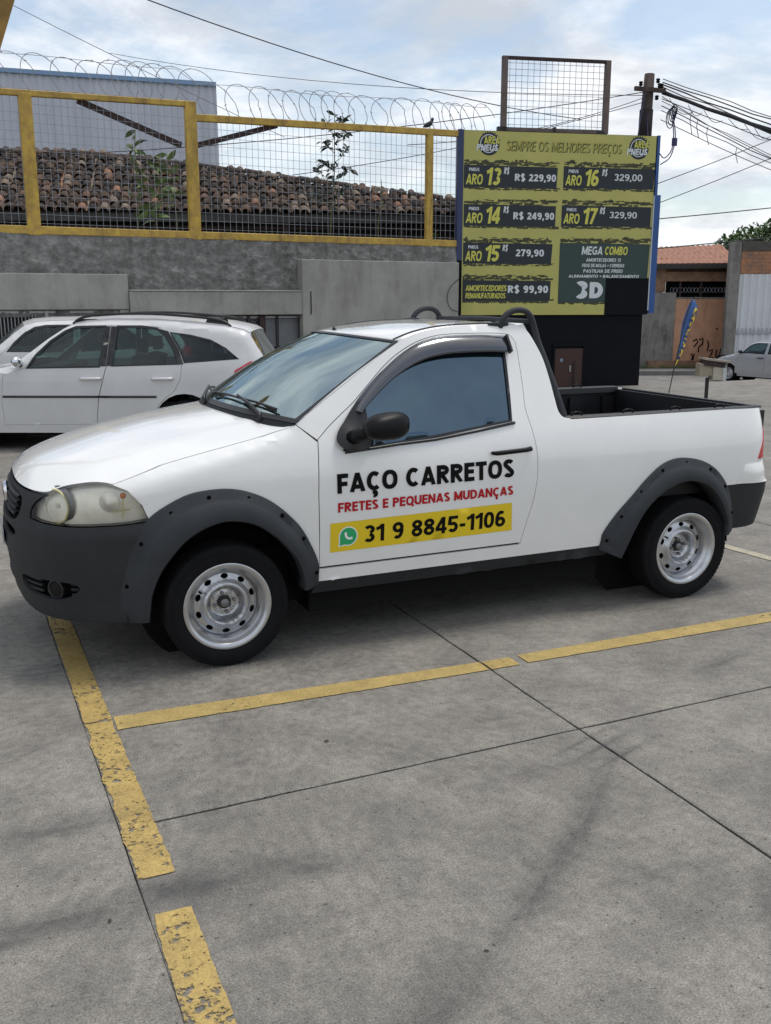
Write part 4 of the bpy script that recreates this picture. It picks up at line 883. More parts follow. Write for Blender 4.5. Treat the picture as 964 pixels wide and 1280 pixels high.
# ------------------------------------------------------------------ ground, markings
CONC = None
def concrete(name, base, seed=0, street=False):
    m = bpy.data.materials.new(name); m.use_nodes = True; t = m.node_tree; b = t.nodes['Principled BSDF']; b.inputs['Roughness'].default_value = .82; b.inputs['Specular IOR Level'].default_value = .35
    g = t.nodes.new('ShaderNodeNewGeometry'); pos = g.outputs['Position']
    def nz_(sc, de, ro, sx=(1, 1, 1), rot=0, loc=(0, 0, 0)):
        mp = t.nodes.new('ShaderNodeMapping'); mp.inputs['Scale'].default_value = sx; mp.inputs['Rotation'].default_value = (0, 0, rot); mp.inputs['Location'].default_value = loc; t.links.new(pos, mp.inputs[0])
        n = t.nodes.new('ShaderNodeTexNoise'); n.inputs['Scale'].default_value = sc; n.inputs['Detail'].default_value = de; n.inputs['Roughness'].default_value = ro; t.links.new(mp.outputs[0], n.inputs[0]); return n.outputs['Fac']
    def ramp(f, a, b_, ca, cb):
        n = t.nodes.new('ShaderNodeValToRGB'); e = n.color_ramp.elements; e[0].position = a; e[1].position = b_; e[0].color = (*ca, 1); e[1].color = (*cb, 1); t.links.new(f, n.inputs[0]); return n.outputs[0]
    def mul(a, b_):
        n = t.nodes.new('ShaderNodeMix'); n.data_type = 'RGBA'; n.blend_type = 'MULTIPLY'; n.inputs[0].default_value = 1; t.links.new(a, n.inputs[6]); t.links.new(b_, n.inputs[7]); return n.outputs[2]
    c1 = tuple(base); c0 = tuple(x*.80 for x in base)
    col = ramp(nz_(.9, 6, .6), .35, .65, c0, c1)
    col = mul(col, ramp(nz_(3.2, 8, .7), .30, .62, (.66, .66, .67), (1.08, 1.07, 1.05)))
    col = mul(col, ramp(nz_(26, 6, .75),   .30, .60, (.66, .655, .65), (1.08, 1.08, 1.07)))
    col = mul(col, ramp(nz_(160, 3, .7), .33, .62, (.56, .55, .54), (1.26, 1.26, 1.25)))
    # tyre smears and oil patches: long soft streaks and blotches
    col = mul(col, ramp(nz_(1.1, 5, .62, (.30, 2.6, 1), .62, (3, 1, 0)), .60, .74, (1, 1, 1), (.66, .66, .69)))
    col = mul(col, ramp(nz_(1.3, 4, .6, (.35, 3.2, 1), -.25, (9, 4, 0)), .62, .76, (1, 1, 1), (.72, .72, .74)))
    col = mul(col, ramp(nz_(2.3, 5, .7, (1, 1, 1), 0, (5, 2, 0)), .64, .74, (1, 1, 1), (.70, .69, .67)))
    # scattered dark specks
    col = mul(col, ramp(nz_(55, 2, .5, (1, 1, 1), 0, (2, 7, 0)), .67, .73, (1, 1, 1), (.38, .37, .35)))
    if not street:
        oi = t.nodes.new('ShaderNodeObjectInfo'); mr = t.nodes.new('ShaderNodeMapRange'); mr.inputs[3].default_value = .93; mr.inputs[4].default_value = 1.05; t.links.new(oi.outputs['Random'], mr.inputs[0])
        h = t.nodes.new('ShaderNodeHueSaturation'); t.links.new(mr.outputs[0], h.inputs['Value']); t.links.new(col, h.inputs['Color']); col = h.outputs[0]
    t.links.new(col, b.inputs['Base Color'])
    bp = t.nodes.new('ShaderNodeBump'); bp.inputs['Strength'].default_value = .35; bp.inputs['Distance'].default_value = .004; t.links.new(nz_(140, 4, .7), bp.inputs['Height']); t.links.new(bp.outputs[0], b.inputs['Normal'])
    return m
M['conc'] = concrete('worn concrete slab', (.262, .248, .224)); M['street'] = concrete('pale asphalt street', (.27, .26, .25), street=True)
M['joint'] = mat('joint filler', (.012, .011, .010), .95, var=.4, vscale=20)
JA = .021; jc, js = math.cos(JA), math.sin(JA)
def J(a, b, z=0): return (a*jc-b*js, a*js+b*jc, z)             # the slab grid is turned a touch against the truck
gv = []; gf = []; nx, ny = 60, 60
gxs = np.concatenate([np.linspace(-400, -40, 8), np.linspace(-30, 60, 60), np.linspace(80, 600, 8)]); gys = np.concatenate([np.linspace(-300, -20, 8), np.linspace(-12, 60, 60), np.linspace(80, 700, 8)])
for y in gys:
    for x in gxs: gv.append((x, y, gz(x, y)-.030))
w_ = len(gxs); gf = [(j*w_+i, j*w_+i+1, (j+1)*w_+i+1, (j+1)*w_+i) for j in range(len(gys)-1) for i in range(w_-1)]
props(mk('ground', gv, gf, M['street'], None, True), kind='structure')
lot = empty('parking_lot'); props(lot, kind='structure')
jf = MB(); jf.box(-16, 22, -9, 14.6, -.028, -.012); 
XS = [-11.1, -7.6, -4.1, -.728, 1.118, 4.62, 8.12, 11.62, 15.1]; YS = [-10.6, -7.4, -4.35, -1.265, 2.23, 5.5, 8.7, 11.6]
jm = MB()
jm.add([J(XS[0], YS[0], -.010), J(XS[-1], YS[0], -.010), J(XS[-1], YS[-1], -.010), J(XS[0], YS[-1], -.010)], [(0, 1, 2, 3)]); jm.build('joint_filler', M['joint'], lot)
YL = [-10.6, -4.35, 2.23, 8.7, 11.6]
for i in range(len(XS)-1):
    YQ = YS if XS[i] > -1 else YL
    for j in range(len(YQ)-1):
        g_ = .0052; x0, x1, y0, y1 = XS[i]+(.0016 if XS[i] == -.728 else g_), XS[i+1]-(.0016 if XS[i+1] == -.728 else g_), YQ[j]+g_, YQ[j+1]-g_; vs = []; k = 26
        rim = [(x0+(x1-x0)*u/k, y0) for u in range(k)] + [(x1, y0+(y1-y0)*u/k) for u in range(k)] + [(x1-(x1-x0)*u/k, y1) for u in range(k)] + [(x0, y1-(y1-y0)*u/k) for u in range(k)]
        rim = [(a+random.uniform(-.0022, .0022), b+random.uniform(-.0022, .0022)) for a, b in rim]; n = len(rim)
        cx_, cy_ = (x0+x1)/2, (y0+y1)/2
        inr = [(cx_+(a-cx_)*(1-.006/((x1-x0)/2)), cy_+(b-cy_)*(1-.006/((y1-y0)/2))) for a, b in rim]
        vs = [J(a, b, -.009) for a, b in rim] + [J(a, b, -.003) for a, b in rim] + [J(a, b, 0) for a, b in inr]
        fs = [(q, (q+1) % n, n+(q+1) % n, n+q) for q in range(n)] + [(n+q, n+(q+1) % n, 2*n+(q+1) % n, 2*n+q) for q in range(n)] + [tuple(range(2*n, 3*n))]
        mk('concrete_slab', vs, fs, M['conc'], lot)
# worn paint: procedural chips through a transparent mix
def paint_mat(name, col, wear, edge=None):
    m = bpy.data.materials.new(name); m.use_nodes = True; t = m.node_tree; b = t.nodes['Principled BSDF']; o = t.nodes['Material Output']; b.inputs['Roughness'].default_value = .7
    g = t.nodes.new('ShaderNodeNewGeometry'); L_ = t.links
    def nz_(sc, de, ro): n = t.nodes.new('ShaderNodeTexNoise'); n.inputs['Scale'].default_value = sc; n.inputs['Detail'].default_value = de; n.inputs['Roughness'].default_value = ro; L_.new(g.outputs['Position'], n.inputs[0]); return n.outputs['Fac']
    r = t.nodes.new('ShaderNodeValToRGB'); e = r.color_ramp.elements; e[0].position = .32; e[1].position = .66; e[0].color = (*[c*.68 for c in col], 1); e[1].color = (*col, 1); L_.new(nz_(9, 8, .7), r.inputs[0])
    r2 = t.nodes.new('ShaderNodeValToRGB'); e = r2.color_ramp.elements; e[0].position = .30; e[1].position = .60; e[0].color = (.62, .60, .58, 1); e[1].color = (1.05, 1.05, 1.05, 1); L_.new(nz_(130, 4, .7), r2.inputs[0])
    mx = t.nodes.new('ShaderNodeMix'); mx.data_type = 'RGBA'; mx.blend_type = 'MULTIPLY'; mx.inputs[0].default_value = 1; L_.new(r.outputs[0], mx.inputs[6]); L_.new(r2.outputs[0], mx.inputs[7]); L_.new(mx.outputs[2], b.inputs['Base Color'])
    a = t.nodes.new('ShaderNodeMath'); a.operation = 'ADD'; L_.new(nz_(34, 9, .74), a.inputs[0])
    a2 = t.nodes.new('ShaderNodeMath'); a2.operation = 'MULTIPLY'; a2.inputs[1].default_value = .55; L_.new(nz_(2.6, 3, .5), a2.inputs[0]); L_.new(a2.outputs[0], a.inputs[1])
    r3 = t.nodes.new('ShaderNodeValToRGB'); e = r3.color_ramp.elements; e[0].position = wear; e[1].position = wear+.05; L_.new(a.outputs[0], r3.inputs[0])
    tr = t.nodes.new('ShaderNodeBsdfTransparent'); ms = t.nodes.new('ShaderNodeMixShader'); L_.new(r3.outputs[0], ms.inputs[0]); L_.new(tr.outputs[0], ms.inputs[1]); L_.new(b.outputs[0], ms.inputs[2]); L_.new(ms.outputs[0], o.inputs[0])
    return m
PY1 = paint_mat('worn yellow road paint', (.50, .355, .115), .650); PY2 = paint_mat('yellow road paint', (.49, .36, .125), .575); PY3 = paint_mat('pale faded paint', (.50, .46, .34), .60)
from mathutils import noise as mn
marks = empty('parking_markings'); props(marks, kind='structure')
def stripe(name, a0, a1, b0, b1, m, z=.004, jag=.004, along='y', s0=0.007):
    """a jagged-edged strip; a: lateral limits at both ends ((l, r),(l, r)); b0..b1 the run"""
    n = int(abs(b1-b0)/s0); vs = []
    for i in range(n+1):
        t = i/n; b = b0+(b1-b0)*t; nf = lambda k: sum(mn.noise(Vector((b*f_, k, 3)))/f_**.6 for f_ in (7, 19, 47, 110))*9
        l = a0[0]+(a1[0]-a0[0])*t + jag*nf(1)*.42; r_ = a0[1]+(a1[1]-a0[1])*t + jag*nf(5)*.22
        vs += [(l, b, z), (r_, b, z)] if along == 'y' else [(b, l, z), (b, r_, z)]
    fs = [(2*i, 2*i+1, 2*i+3, 2*i+2) for i in range(n)]
    if along != 'y': fs = [f[::-1] for f in fs]
    return mk(name, vs, fs, m, marks)
stripe('yellow_line', (-.775, -.662), (-.716, -.607), 2.1, -.40, PY1, jag=.006)
stripe('yellow_line', (-.716, -.607), (-.690, -.578), -.41, -1.60, PY1, jag=.012)
stripe('yellow_line', (-.680, -.570), (-.690, -.560), -1.79, -3.6, PY1, jag=.007)
stripe('yellow_line', (-.513, -.378), (-.545, -.440), -.598, 1.118, PY2, along='x', jag=.003)
stripe('yellow_line', (-.545, -.440), (-.543, -.440), 1.131, 1.285, PY2, along='x', jag=.003)
stripe('yellow_line', (-.537, -.430), (-.548, -.405), 1.335, 4.60, PY2, along='x', jag=.003)
stripe('pale_line', (3.70, 3.79), (3.90, 3.99), 1.35, -.30, PY3, jag=.004)
def smear_mat():
    m = bpy.data.materials.new('rubber smear'); m.use_nodes = True; t = m.node_tree; b = t.nodes['Principled BSDF']; o = t.nodes['Material Output']; L_ = t.links; b.inputs['Base Color'].default_value = (.085, .085, .088, 1); b.inputs['Roughness'].default_value = .8
    tc_ = t.nodes.new('ShaderNodeTexCoord'); g = t.nodes.new('ShaderNodeTexGradient'); g.gradient_type = 'QUADRATIC_SPHERE'; mp = t.nodes.new('ShaderNodeMapping'); L_.new(tc_.outputs['Object'], mp.inputs[0]); L_.new(mp.outputs[0], g.inputs[0])
    n = t.nodes.new('ShaderNodeTexNoise'); n.inputs['Scale'].default_value = 3.2; n.inputs['Detail'].default_value = 9; n.inputs['Roughness'].default_value = .75; mp2 = t.nodes.new('ShaderNodeMapping'); mp2.inputs['Scale'].default_value = (.9, .7, 1); ge = t.nodes.new('ShaderNodeNewGeometry'); L_.new(tc_.outputs['Object'], mp2.inputs[0]); L_.new(mp2.outputs[0], n.inputs[0])
    r = t.nodes.new('ShaderNodeValToRGB'); r.color_ramp.elements[0].position = .30; r.color_ramp.elements[1].position = .75; L_.new(n.outputs['Fac'], r.inputs[0])
    a = t.nodes.new('ShaderNodeMath'); a.operation = 'MULTIPLY'; L_.new(g.outputs['Fac'], a.inputs[0]); L_.new(r.outputs[0], a.inputs[1]); a2 = t.nodes.new('ShaderNodeMath'); a2.operation = 'MULTIPLY'; a2.inputs[1].default_value = .8; a2.use_clamp = True; L_.new(a.outputs[0], a2.inputs[0])
    tr = t.nodes.new('ShaderNodeBsdfTransparent'); ms = t.nodes.new('ShaderNodeMixShader'); L_.new(a2.outputs[0], ms.inputs[0]); L_.new(tr.outputs[0], ms.inputs[1]); L_.new(b.outputs[0], ms.inputs[2]); L_.new(ms.outputs[0], o.inputs[0]); return m
SMR = smear_mat(); sq = bpy.data.meshes.new('rubber_smear'); sq.from_pydata([(-1, -1, 0), (1, -1, 0), (1, 1, 0), (-1, 1, 0)], [], [(0, 1, 2, 3)]); sq.materials.append(SMR)
for k, (x, y, a, sx, sy) in enumerate(((-.95, -1.70, .10, .55, .13), (-.50, -1.69, .05, .34, .17), (-.60, -1.69, -.2, .22, .13), (-.2, -1.72, -.3, .35, .16), (1.12, -1.42, .35, .36, .035), (1.18, -1.50, .35, .40, .030), (1.05, -1.36, .35, .30, .025), (.75, -1.85, .75, .75, .10), (.35, -2.15, .7, .5, .10), (.95, -2.5, .9, .5, .09), (-.1, -2.45, .6, .45, .14), (1.6, -1.9, .8, .5, .12), (-1.1, -1.75, .05, .55, .12), (-.9, -1.2, .05, .5, .12), (2.2, -.9, .3, .5, .10))):
    o = link('rubber_smear', sq, None, marks); o.location = (x, y, .0015+.0002*k); o.rotation_euler = (0, 0, a); o.scale = (sx, sy, 1)
# little things lying about: leaves and grit
LEAF = mat('dry leaf', (.035, .025, .018), .8)
lv = bpy.data.meshes.new('leaf'); lv.from_pydata([(0, 0, 0), (.007, .006, .004), (.018, .004, .005), (.024, 0, .002), (.015, -.006, .004), (.005, -.005, .003)], [], [(0, 1, 2, 3, 4, 5)]); lv.materials.append(LEAF)
for k, (x, y, s, lb) in enumerate(((.139, -.947, 1.0, 'dark dry leaf lying on the concrete below the yellow line'), (-.799, -1.776, .8, 'small dark leaf on the concrete left of the gap in the yellow line'), (.127, -2.304, .7, 'tiny dark leaf in the foreground concrete at the bottom'))):
    o = link('dry_leaf', lv); o.location = (x, y, .002); o.rotation_euler = (0, 0, k*1.3); o.scale = (s, s, s); props(o, lb, 'leaf')

# ------------------------------------------------------------------ boundary wall and what stands on it
WO = Vector((-.515, 11.792, 0)); WA = R(5.5); wD = Vector((math.cos(WA), math.sin(WA), 0)); wN = Vector((-math.sin(WA), math.cos(WA), 0))
def Wp(s, n, z): return WO + wD*s + wN*n + Vector((0, 0, z))
M['plaster'] = mat('smooth grey render', (.33, .325, .30), .85, var=.22, vscale=2.2, bump=.25, bscale=60, streak=.22)
M['rough'] = mat('rough thrown render', (.27, .265, .25), .95, var=.5, vscale=7, bump=.9, bscale=28, bdist=.03, streak=.38)
M['dkwall'] = mat('dark shaded wall', (.05, .048, .045), .9, var=.4, vscale=3)  # dark base colour holds the shade under eaves and behind the gates
M['yel'] = mat('yellow enamel', (.54, .36, .045), .5, vscale=9, col2=(.34, .205, .05), streak=.4, detail=9)
M['rust'] = mat('rusty brown steel', (.055, .032, .028), .8, var=.5, vscale=10)
M['wire'] = mat('galvanised wire', (.30, .31, .34), .5, metal=.4)
M['gal'] = mat('galvanised steel', (.40, .41, .42), .45, metal=.6, var=.3)
wall = empty('boundary_wall', Wp(0, 0, 0), WA, 'grey rendered boundary wall, rough above and smooth below, under the yellow fence', 'wall')
def wbox(nm, s0, s1, n0, n1, z0, z1, m, par=wall):
    q = MB(); q.box(s0, s1, n0, n1, z0, z1); o = q.build(nm, m, par); b_ = o.modifiers.new('bev', 'BEVEL'); b_.width = .012; b_.segments = 2; return o
# rough upper part: a displaced sheet in front of a core
from mathutils import noise as mn
def rough(u, v, s0=-7., s1=8.40, z0=1.45, z1=2.70):
    s = s0+(s1-s0)*u; z = z0+(z1-z0)*v
    n = -.03*mn.fractal(Vector((s*3.5, z*5, 1)), 1, 2, 5) - .028*abs(mn.noise(Vector((s*11+z*5, z*9, 4)))) - .012*mn.noise(Vector((s*30, z*34, 9)))
    return Vector((s, n-.01, z+(.012*mn.noise(Vector((s*4, 0, 0))) if v == 1 else 0)))
grid('rough_render', rough, 640, 56, M['rough'], wall)
wbox('wall_core', -7, 8.40, .06, .28, 1.45, 2.69, M['rough'])
wbox('smooth_band', -7, 1.93, -.14, .05, 1.56, 2.11, M['plaster']); wbox('smooth_band', 1.935, 5.10, -.18, .05, 1.46, 1.845, M['plaster'])
wbox('ledge', 1.94, 5.12, -.195, .0, 1.846, 1.870, mat('pale cement ledge', (.33, .32, .29), .9, var=.3, vscale=9))
wbox('smooth_panel', 4.95, 8.20, -.20, .05, -.2, 2.40, M['plaster']); wbox('pier', 1.78, 1.93, -.12, .3, -.1, 1.555, M['plaster'])
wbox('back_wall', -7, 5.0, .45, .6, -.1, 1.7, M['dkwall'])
q = MB(); q.tube([(5.105, -.205, 1.86), (5.107, -.21, 1.50), (5.10, -.20, 1.46)], .010, 5); q.build('cable_stub', M['black'], wall)
q = MB(); q.tube(cr([(8.19, -.22, 2.1), (8.0, -.23, 1.95), (7.92, -.23, 1.75), (8.0, -.23, 1.55), (8.19, -.22, 1.48)], 5), .007, 5); q.build('cable_stub', M['black'], wall, True)
def gate(name, s0, s1, z1, bars, label, mesh, rails, posts):
    g = empty(name, Wp(0, 0, 0), WA, label, 'gate')
    fr = MB(); fr.bar((s0, 0, z1-.02), (s1, 0, z1-.02), .035); fr.bar((s0, 0, .08), (s1, 0, .08), .04); fr.bar((s0, 0, .05), (s0, 0, z1), .04); fr.bar((s1, 0, .05), (s1, 0, z1), .04); fr.build('frame', M['gal' if not mesh else 'wire'], g)
    for z in rails: q = MB(); q.bar((s0, 0, z), (s1, 0, z), .035); q.build('cross_rail', M['rust' if mesh else 'wire'], g)
    for s, w, mt in posts: q = MB(); q.bar((s, -.02, .05), (s, -.02, z1), w); q.build('upright', M[mt], g)
    if bars:
        q = MB(); s = s0+.02
        while s < s1: q.bar((s, .01, .08), (s, .01, z1-.03), .014); s += .052
        o = q.build('bar', M['wire'], g); o['kind'] = 'stuff'
    if mesh:
        q = MB(); p = .07
        for k in range(int((s1-s0+z1)/p)+1):
            c = s0-z1+k*p
            for sg in (0, 1):
                a = (c, .05) if not sg else (c+z1, .05); b = (c+z1-.05, z1) if not sg else (c+.05, z1)
                # clip to the frame
                pts = []
                for t in (0, 1):
                    pass
                x0, y0 = a; x1, y1 = b; lo, hi = 0., 1.; dx = x1-x0
                if abs(dx) > 1e-6:
                    t0, t1 = (s0-x0)/dx, (s1-x0)/dx; lo = max(lo, min(t0, t1)); hi = min(hi, max(t0, t1))
                if hi-lo > .02: q.bar((x0+dx*lo, .012*sg, y0+(y1-y0)*lo), (x0+dx*hi, .012*sg, y0+(y1-y0)*hi), .006)
        o = q.build('wire_mesh', M['wire'], g); o['kind'] = 'stuff'
    return g
gate('bar_gate', -3.0, 1.76, 1.545, True, 'low grey bar gate in the wall opening above the station wagon bonnet', False, (.8,), ((.66, .05, 'gal'), (-1.2, .04, 'wire'), (1.72, .03, 'wire')))
gate('mesh_gate', 3.30, 5.0, 1.435, False, 'low gate with diamond wire mesh in the wall opening behind the wagon tail', True, (.89,), ((3.55, .05, 'gal'), (4.0, .05, 'black'), (4.24, .11, 'rust'), (4.53, .045, 'black'), (4.97, .05, 'black')))
sh = MB(); sh.box(4.28, 4.98, .10, .12, .1, 1.38); o = sh.build('sheet_panel', mat('pale sheet', (.30, .31, .32), .6, var=.3), wall)
sh = MB(); sh.box(3.35, 4.18, .10, .12, .1, 1.36); o = sh.build('sheet_panel', mat('brown sheet', (.13, .12, .11), .8, var=.4), wall)
yard = MB(); yard.box(-12, 9.2, .28, 26, -.2, 2.60); o = yard.build('raised_yard', mat('yard soil', (.10, .085, .06), .95, var=.4)); o.location = Wp(0, 0, 0); o.rotation_euler = (0, 0, WA); props(o, kind='structure')

fence = empty('yellow_fence', Wp(0, 0, 0), WA, 'yellow steel framed wire mesh fence standing on top of the grey wall', 'fence')
def fpost(s, w, z0, z1): q = MB(); q.bar((s, .02, z0), (s, .02, z1), w, .10, up=(0, 1, 0)); o = q.build('post', M['yel'], fence); bv = o.modifiers.new('bev', 'BEVEL'); bv.width = .008; return o
fpost(-4.5, .19, 2.68, 4.58); fpost(-2.2, .19, 2.68, 4.60); fpost(.585, .19, 2.68, 4.72); fpost(3.125, .19, 2.68, 4.83); fpost(7.645, .13, 2.68, 4.70)
def rail(a, b, h=.11): q = MB(); q.bar(a, b, .09, h); o = q.build('rail', M['yel'], fence); bv = o.modifiers.new('bev', 'BEVEL'); bv.width = .008
rail((-7, .02, 4.50), (3.03, .02, 4.785), .085); rail((3.03, .018, 4.585), (8.30, .018, 4.735), .11); rail((-7, .018, 2.755), (8.30, .018, 2.755), .12)
def zt_(s): return 4.50+(s+7)*.02841-.04 if s < 3.03 else 4.585+(s-3.03)*.02846-.05
for a, b in ((-6.9, .49), (.68, 3.03), (3.22, 7.58), (7.71, 8.28)):
    q = MB(); s = a
    while s < b: q.bar((s, .045, 2.79), (s+random.uniform(-.006, .006), .045, zt_(s)), .0050); s += .107
    z = 2.86
    while z < 4.72:
        if z < zt_(a): q.bar((a, .052, z), (b, .052, z), .0050)
        z += .132
    o = q.build('wire_mesh', M['wire'], fence); o['kind'] = 'stuff'
for a, b in (((1.37, .10, 4.70), (2.99, .14, 4.17)), ((3.2, .14, 4.17), (4.66, .10, 4.60))):
    q = MB(); q.bar(a, b, .06, .085); q.build('diagonal_brace', M['rust'], fence)
# razor wire coil
rz = empty('razor_wire', Wp(0, 0, 0), WA, 'coiled razor wire running along the top of the yellow fence', 'razor wire')
q = MB(); pts = []; s = -6.5; random.seed(3); th = 0
zc_ = lambda s: zt_(s)+.355
n_c = 0; gaps = []
while s < 8.9:
    loop = .33 + .10*math.sin(s*2.1) + .05*math.sin(s*5.3); K = 26; r_ = .265+.02*math.sin(s*3.7)
    for k in range(K):
        a = 2*math.pi*k/K; pts.append((s+loop*k/K+.10*math.sin(a+.6)+.02*math.sin(s*9), .02+r_*.35*math.cos(a)*math.sin(s*1.7+.5), zc_(s)-.02+r_*math.sin(a)*-1))
    s += loop
# the coil lies mostly across the line of the fence but leans, so loops show as ovals
pts = [(x + .16*math.cos(2*math.pi*(i % 26)/26), y, z) for i, (x, y, z) in enumerate(pts)]
q.tube(pts, .0058, 5, cap=False); o = q.build('coil', M['wire'], rz, True)
b_ = MB()
for i in range(0, len(pts), 5):
    p = Vector(pts[i]); a = random.uniform(0, 3.1); d = Vector((math.cos(a), 0, math.sin(a)))*.020; b_.bar(p-d, p+d, .004, .012)
o = b_.build('blade', M['wire'], rz); o['kind'] = 'stuff'
for z0, dz in ((.10, .004), (.56, .02)):
    q = MB(); q.tube([(s, .02, zt_(s)+z0+dz*math.sin(s*2)) for s in np.linspace(-6.5, 8.9, 50)], .0045, 4); q.build('strand', M['wire'], rz, True)
# bird
bird = empty('small_bird', Wp(7.62, .02, zt_(7.62)+.105), WA, 'small dark bird perched on the yellow fence rail beside the price board', 'bird')
q = MB(); q.tube(cr([(-.115, 0, .020), (-.10, 0, .028), (-.06, 0, .045), (0, 0, .072), (.045, 0, .10), (.07, 0, .135), (.082, 0, .165), (.088, 0, .185), (.084, 0, .20)], 3), [.004, .006, .010, .014, .020, .026, .034, .040, .044, .046, .046, .044, .040, .036, .032, .030, .029, .030, .031, .031, .029, .025, .020, .012, .004][:25], 10)
DK = mat('dark plumage', (.012, .012, .02), .6); q.build('body', DK, bird, True)
q = MB(); q.tube([(.092, 0, .188), (.118, 0, .184)], [.008, .001], 6); q.build('beak', DK, bird)
q = MB(); q.bar((.03, .012, 0), (.035, .012, .08), .005); q.bar((.03, -.012, 0), (.035, -.012, .08), .005); q.build('leg', DK, bird)
for s_ in (-1, 1):
    q = MB(); q.add([(.06, s_*.040, .15), (.01, s_*.046, .11), (-.09, s_*.012, .042), (-.02, s_*.040, .052), (.05, s_*.044, .10)], [(0, 1, 2, 3, 4)]); solid(q.build('wing', DK, bird), .006, 0, 0)

# plants behind the fence
LM = [mat('sapling leaf', (.045, .062, .042), .55, var=.3, objrand=.35), mat('weed leaf', (.12, .18, .05), .6, var=.3, objrand=.35)]
ST = mat('green stem', (.13, .14, .06), .8, var=.3)
leafme = []
for m_ in LM:
    me = bpy.data.meshes.new('leaf'); vs = []; 
    for i, (x, w, z) in enumerate(((0, .002, 0), (.03, .020, .010), (.07, .030, .014), (.11, .023, .004), (.15, .003, -.020))): vs += [(x, -w, z-.004), (x, 0, z), (x, w, z-.004)]
    me.from_pydata(vs, [], [(i*3+j, i*3+j+1, i*3+4+j, i*3+3+j) for i in range(4) for j in range(2)]); me.materials.append(m_); me.shade_smooth(); leafme.append(me)
def sapling(s, n, z0, z1, spread, nleaf, zb, label, kind, name='sapling', lean=0., size=1., seed=1):
    rd = random.Random(seed); r = empty(name, Wp(s, n, z0), WA, label, 'plant'); H = z1-z0
    stem = [(lean*t*t+.03*math.sin(t*7+seed), .02*math.sin(t*5), H*t) for t in np.linspace(0, 1, 9)]
    q = MB(); q.tube(stem, [.016-.0012*i for i in range(9)], 6)
    tips = []
    nb = 10 if spread > .2 else 3
    for k in range(nb):
        t = zb+(1-zb)*(k+.4)/nb*.92; a = rd.uniform(-.6, .6)+(0 if k % 2 else math.pi); L_ = spread*(1.15-t*.6)*rd.uniform(.8, 1.15); x0_, y0_, z0_ = [float(np.interp(t, np.linspace(0, 1, 9), [p[i] for p in stem])) for i in range(3)]
        e = (x0_+L_*math.cos(a), y0_+L_*math.sin(a)*.6, z0_+L_*rd.uniform(.45, .9)); mid = (x0_+L_*.5*math.cos(a), y0_+L_*.3*math.sin(a), z0_+L_*.25); q.tube([(x0_, y0_, z0_), mid, e], [.007, .005, .003], 5); tips.append(((x0_, y0_, z0_), e))
    q.build('stem', ST, r, True)
    for k in range(nleaf):
        if tips and rd.random() < (.85 if spread > .2 else .35): a0, e = rd.choice(tips); t = rd.uniform(.35, 1.05); p = [a0[i]+(e[i]-a0[i])*t for i in range(3)]
        else: t = rd.uniform(zb, 1); p = [float(np.interp(t, np.linspace(0, 1, 9), [q_[i] for q_ in stem])) for i in range(3)]
        o = link('leaf', leafme[kind], None, r); o.location = p; o.rotation_euler = (rd.uniform(-1.5, 1.5), rd.uniform(-.9, .6), rd.uniform(0, 6.28)); z_ = size*rd.uniform(.7, 1.25); o.scale = (z_, z_, z_)
    return r
sapling(5.97, .7, 2.60, 5.02, .42, 210, .30, 'leafy dark sapling rising above the fence in the middle of its long bay', 0, lean=.10, size=.95, seed=4)
sapling(2.34, .6, 2.60, 4.42, .10, 26, .30, 'tall thin green weed behind the fence, under the brown diagonal brace', 1, 'tall_weed', .05, 1.5, 5)
sapling(2.68, .6, 2.60, 4.05, .16, 34, .25, 'bushier green weed left of the second fence post', 1, 'tall_weed', .06, 1.5, 9)
sapling(3.02, .7, 2.60, 4.12, .14, 18, .45, 'green weed close behind the second yellow post', 1, 'tall_weed', -.12, 1.6, 12)
sapling(6.92, .6, 2.60, 3.9, .05, 5, .6, 'bare thin stalk right of the dark sapling', 1, 'tall_weed', .02, .6, 15)
sapling(8.92-.95, .3, 2.60, 3.0, .12, 12, .2, 'small green weed at the foot of the fence near the bird', 1, 'tall_weed', .02, .6, 18)

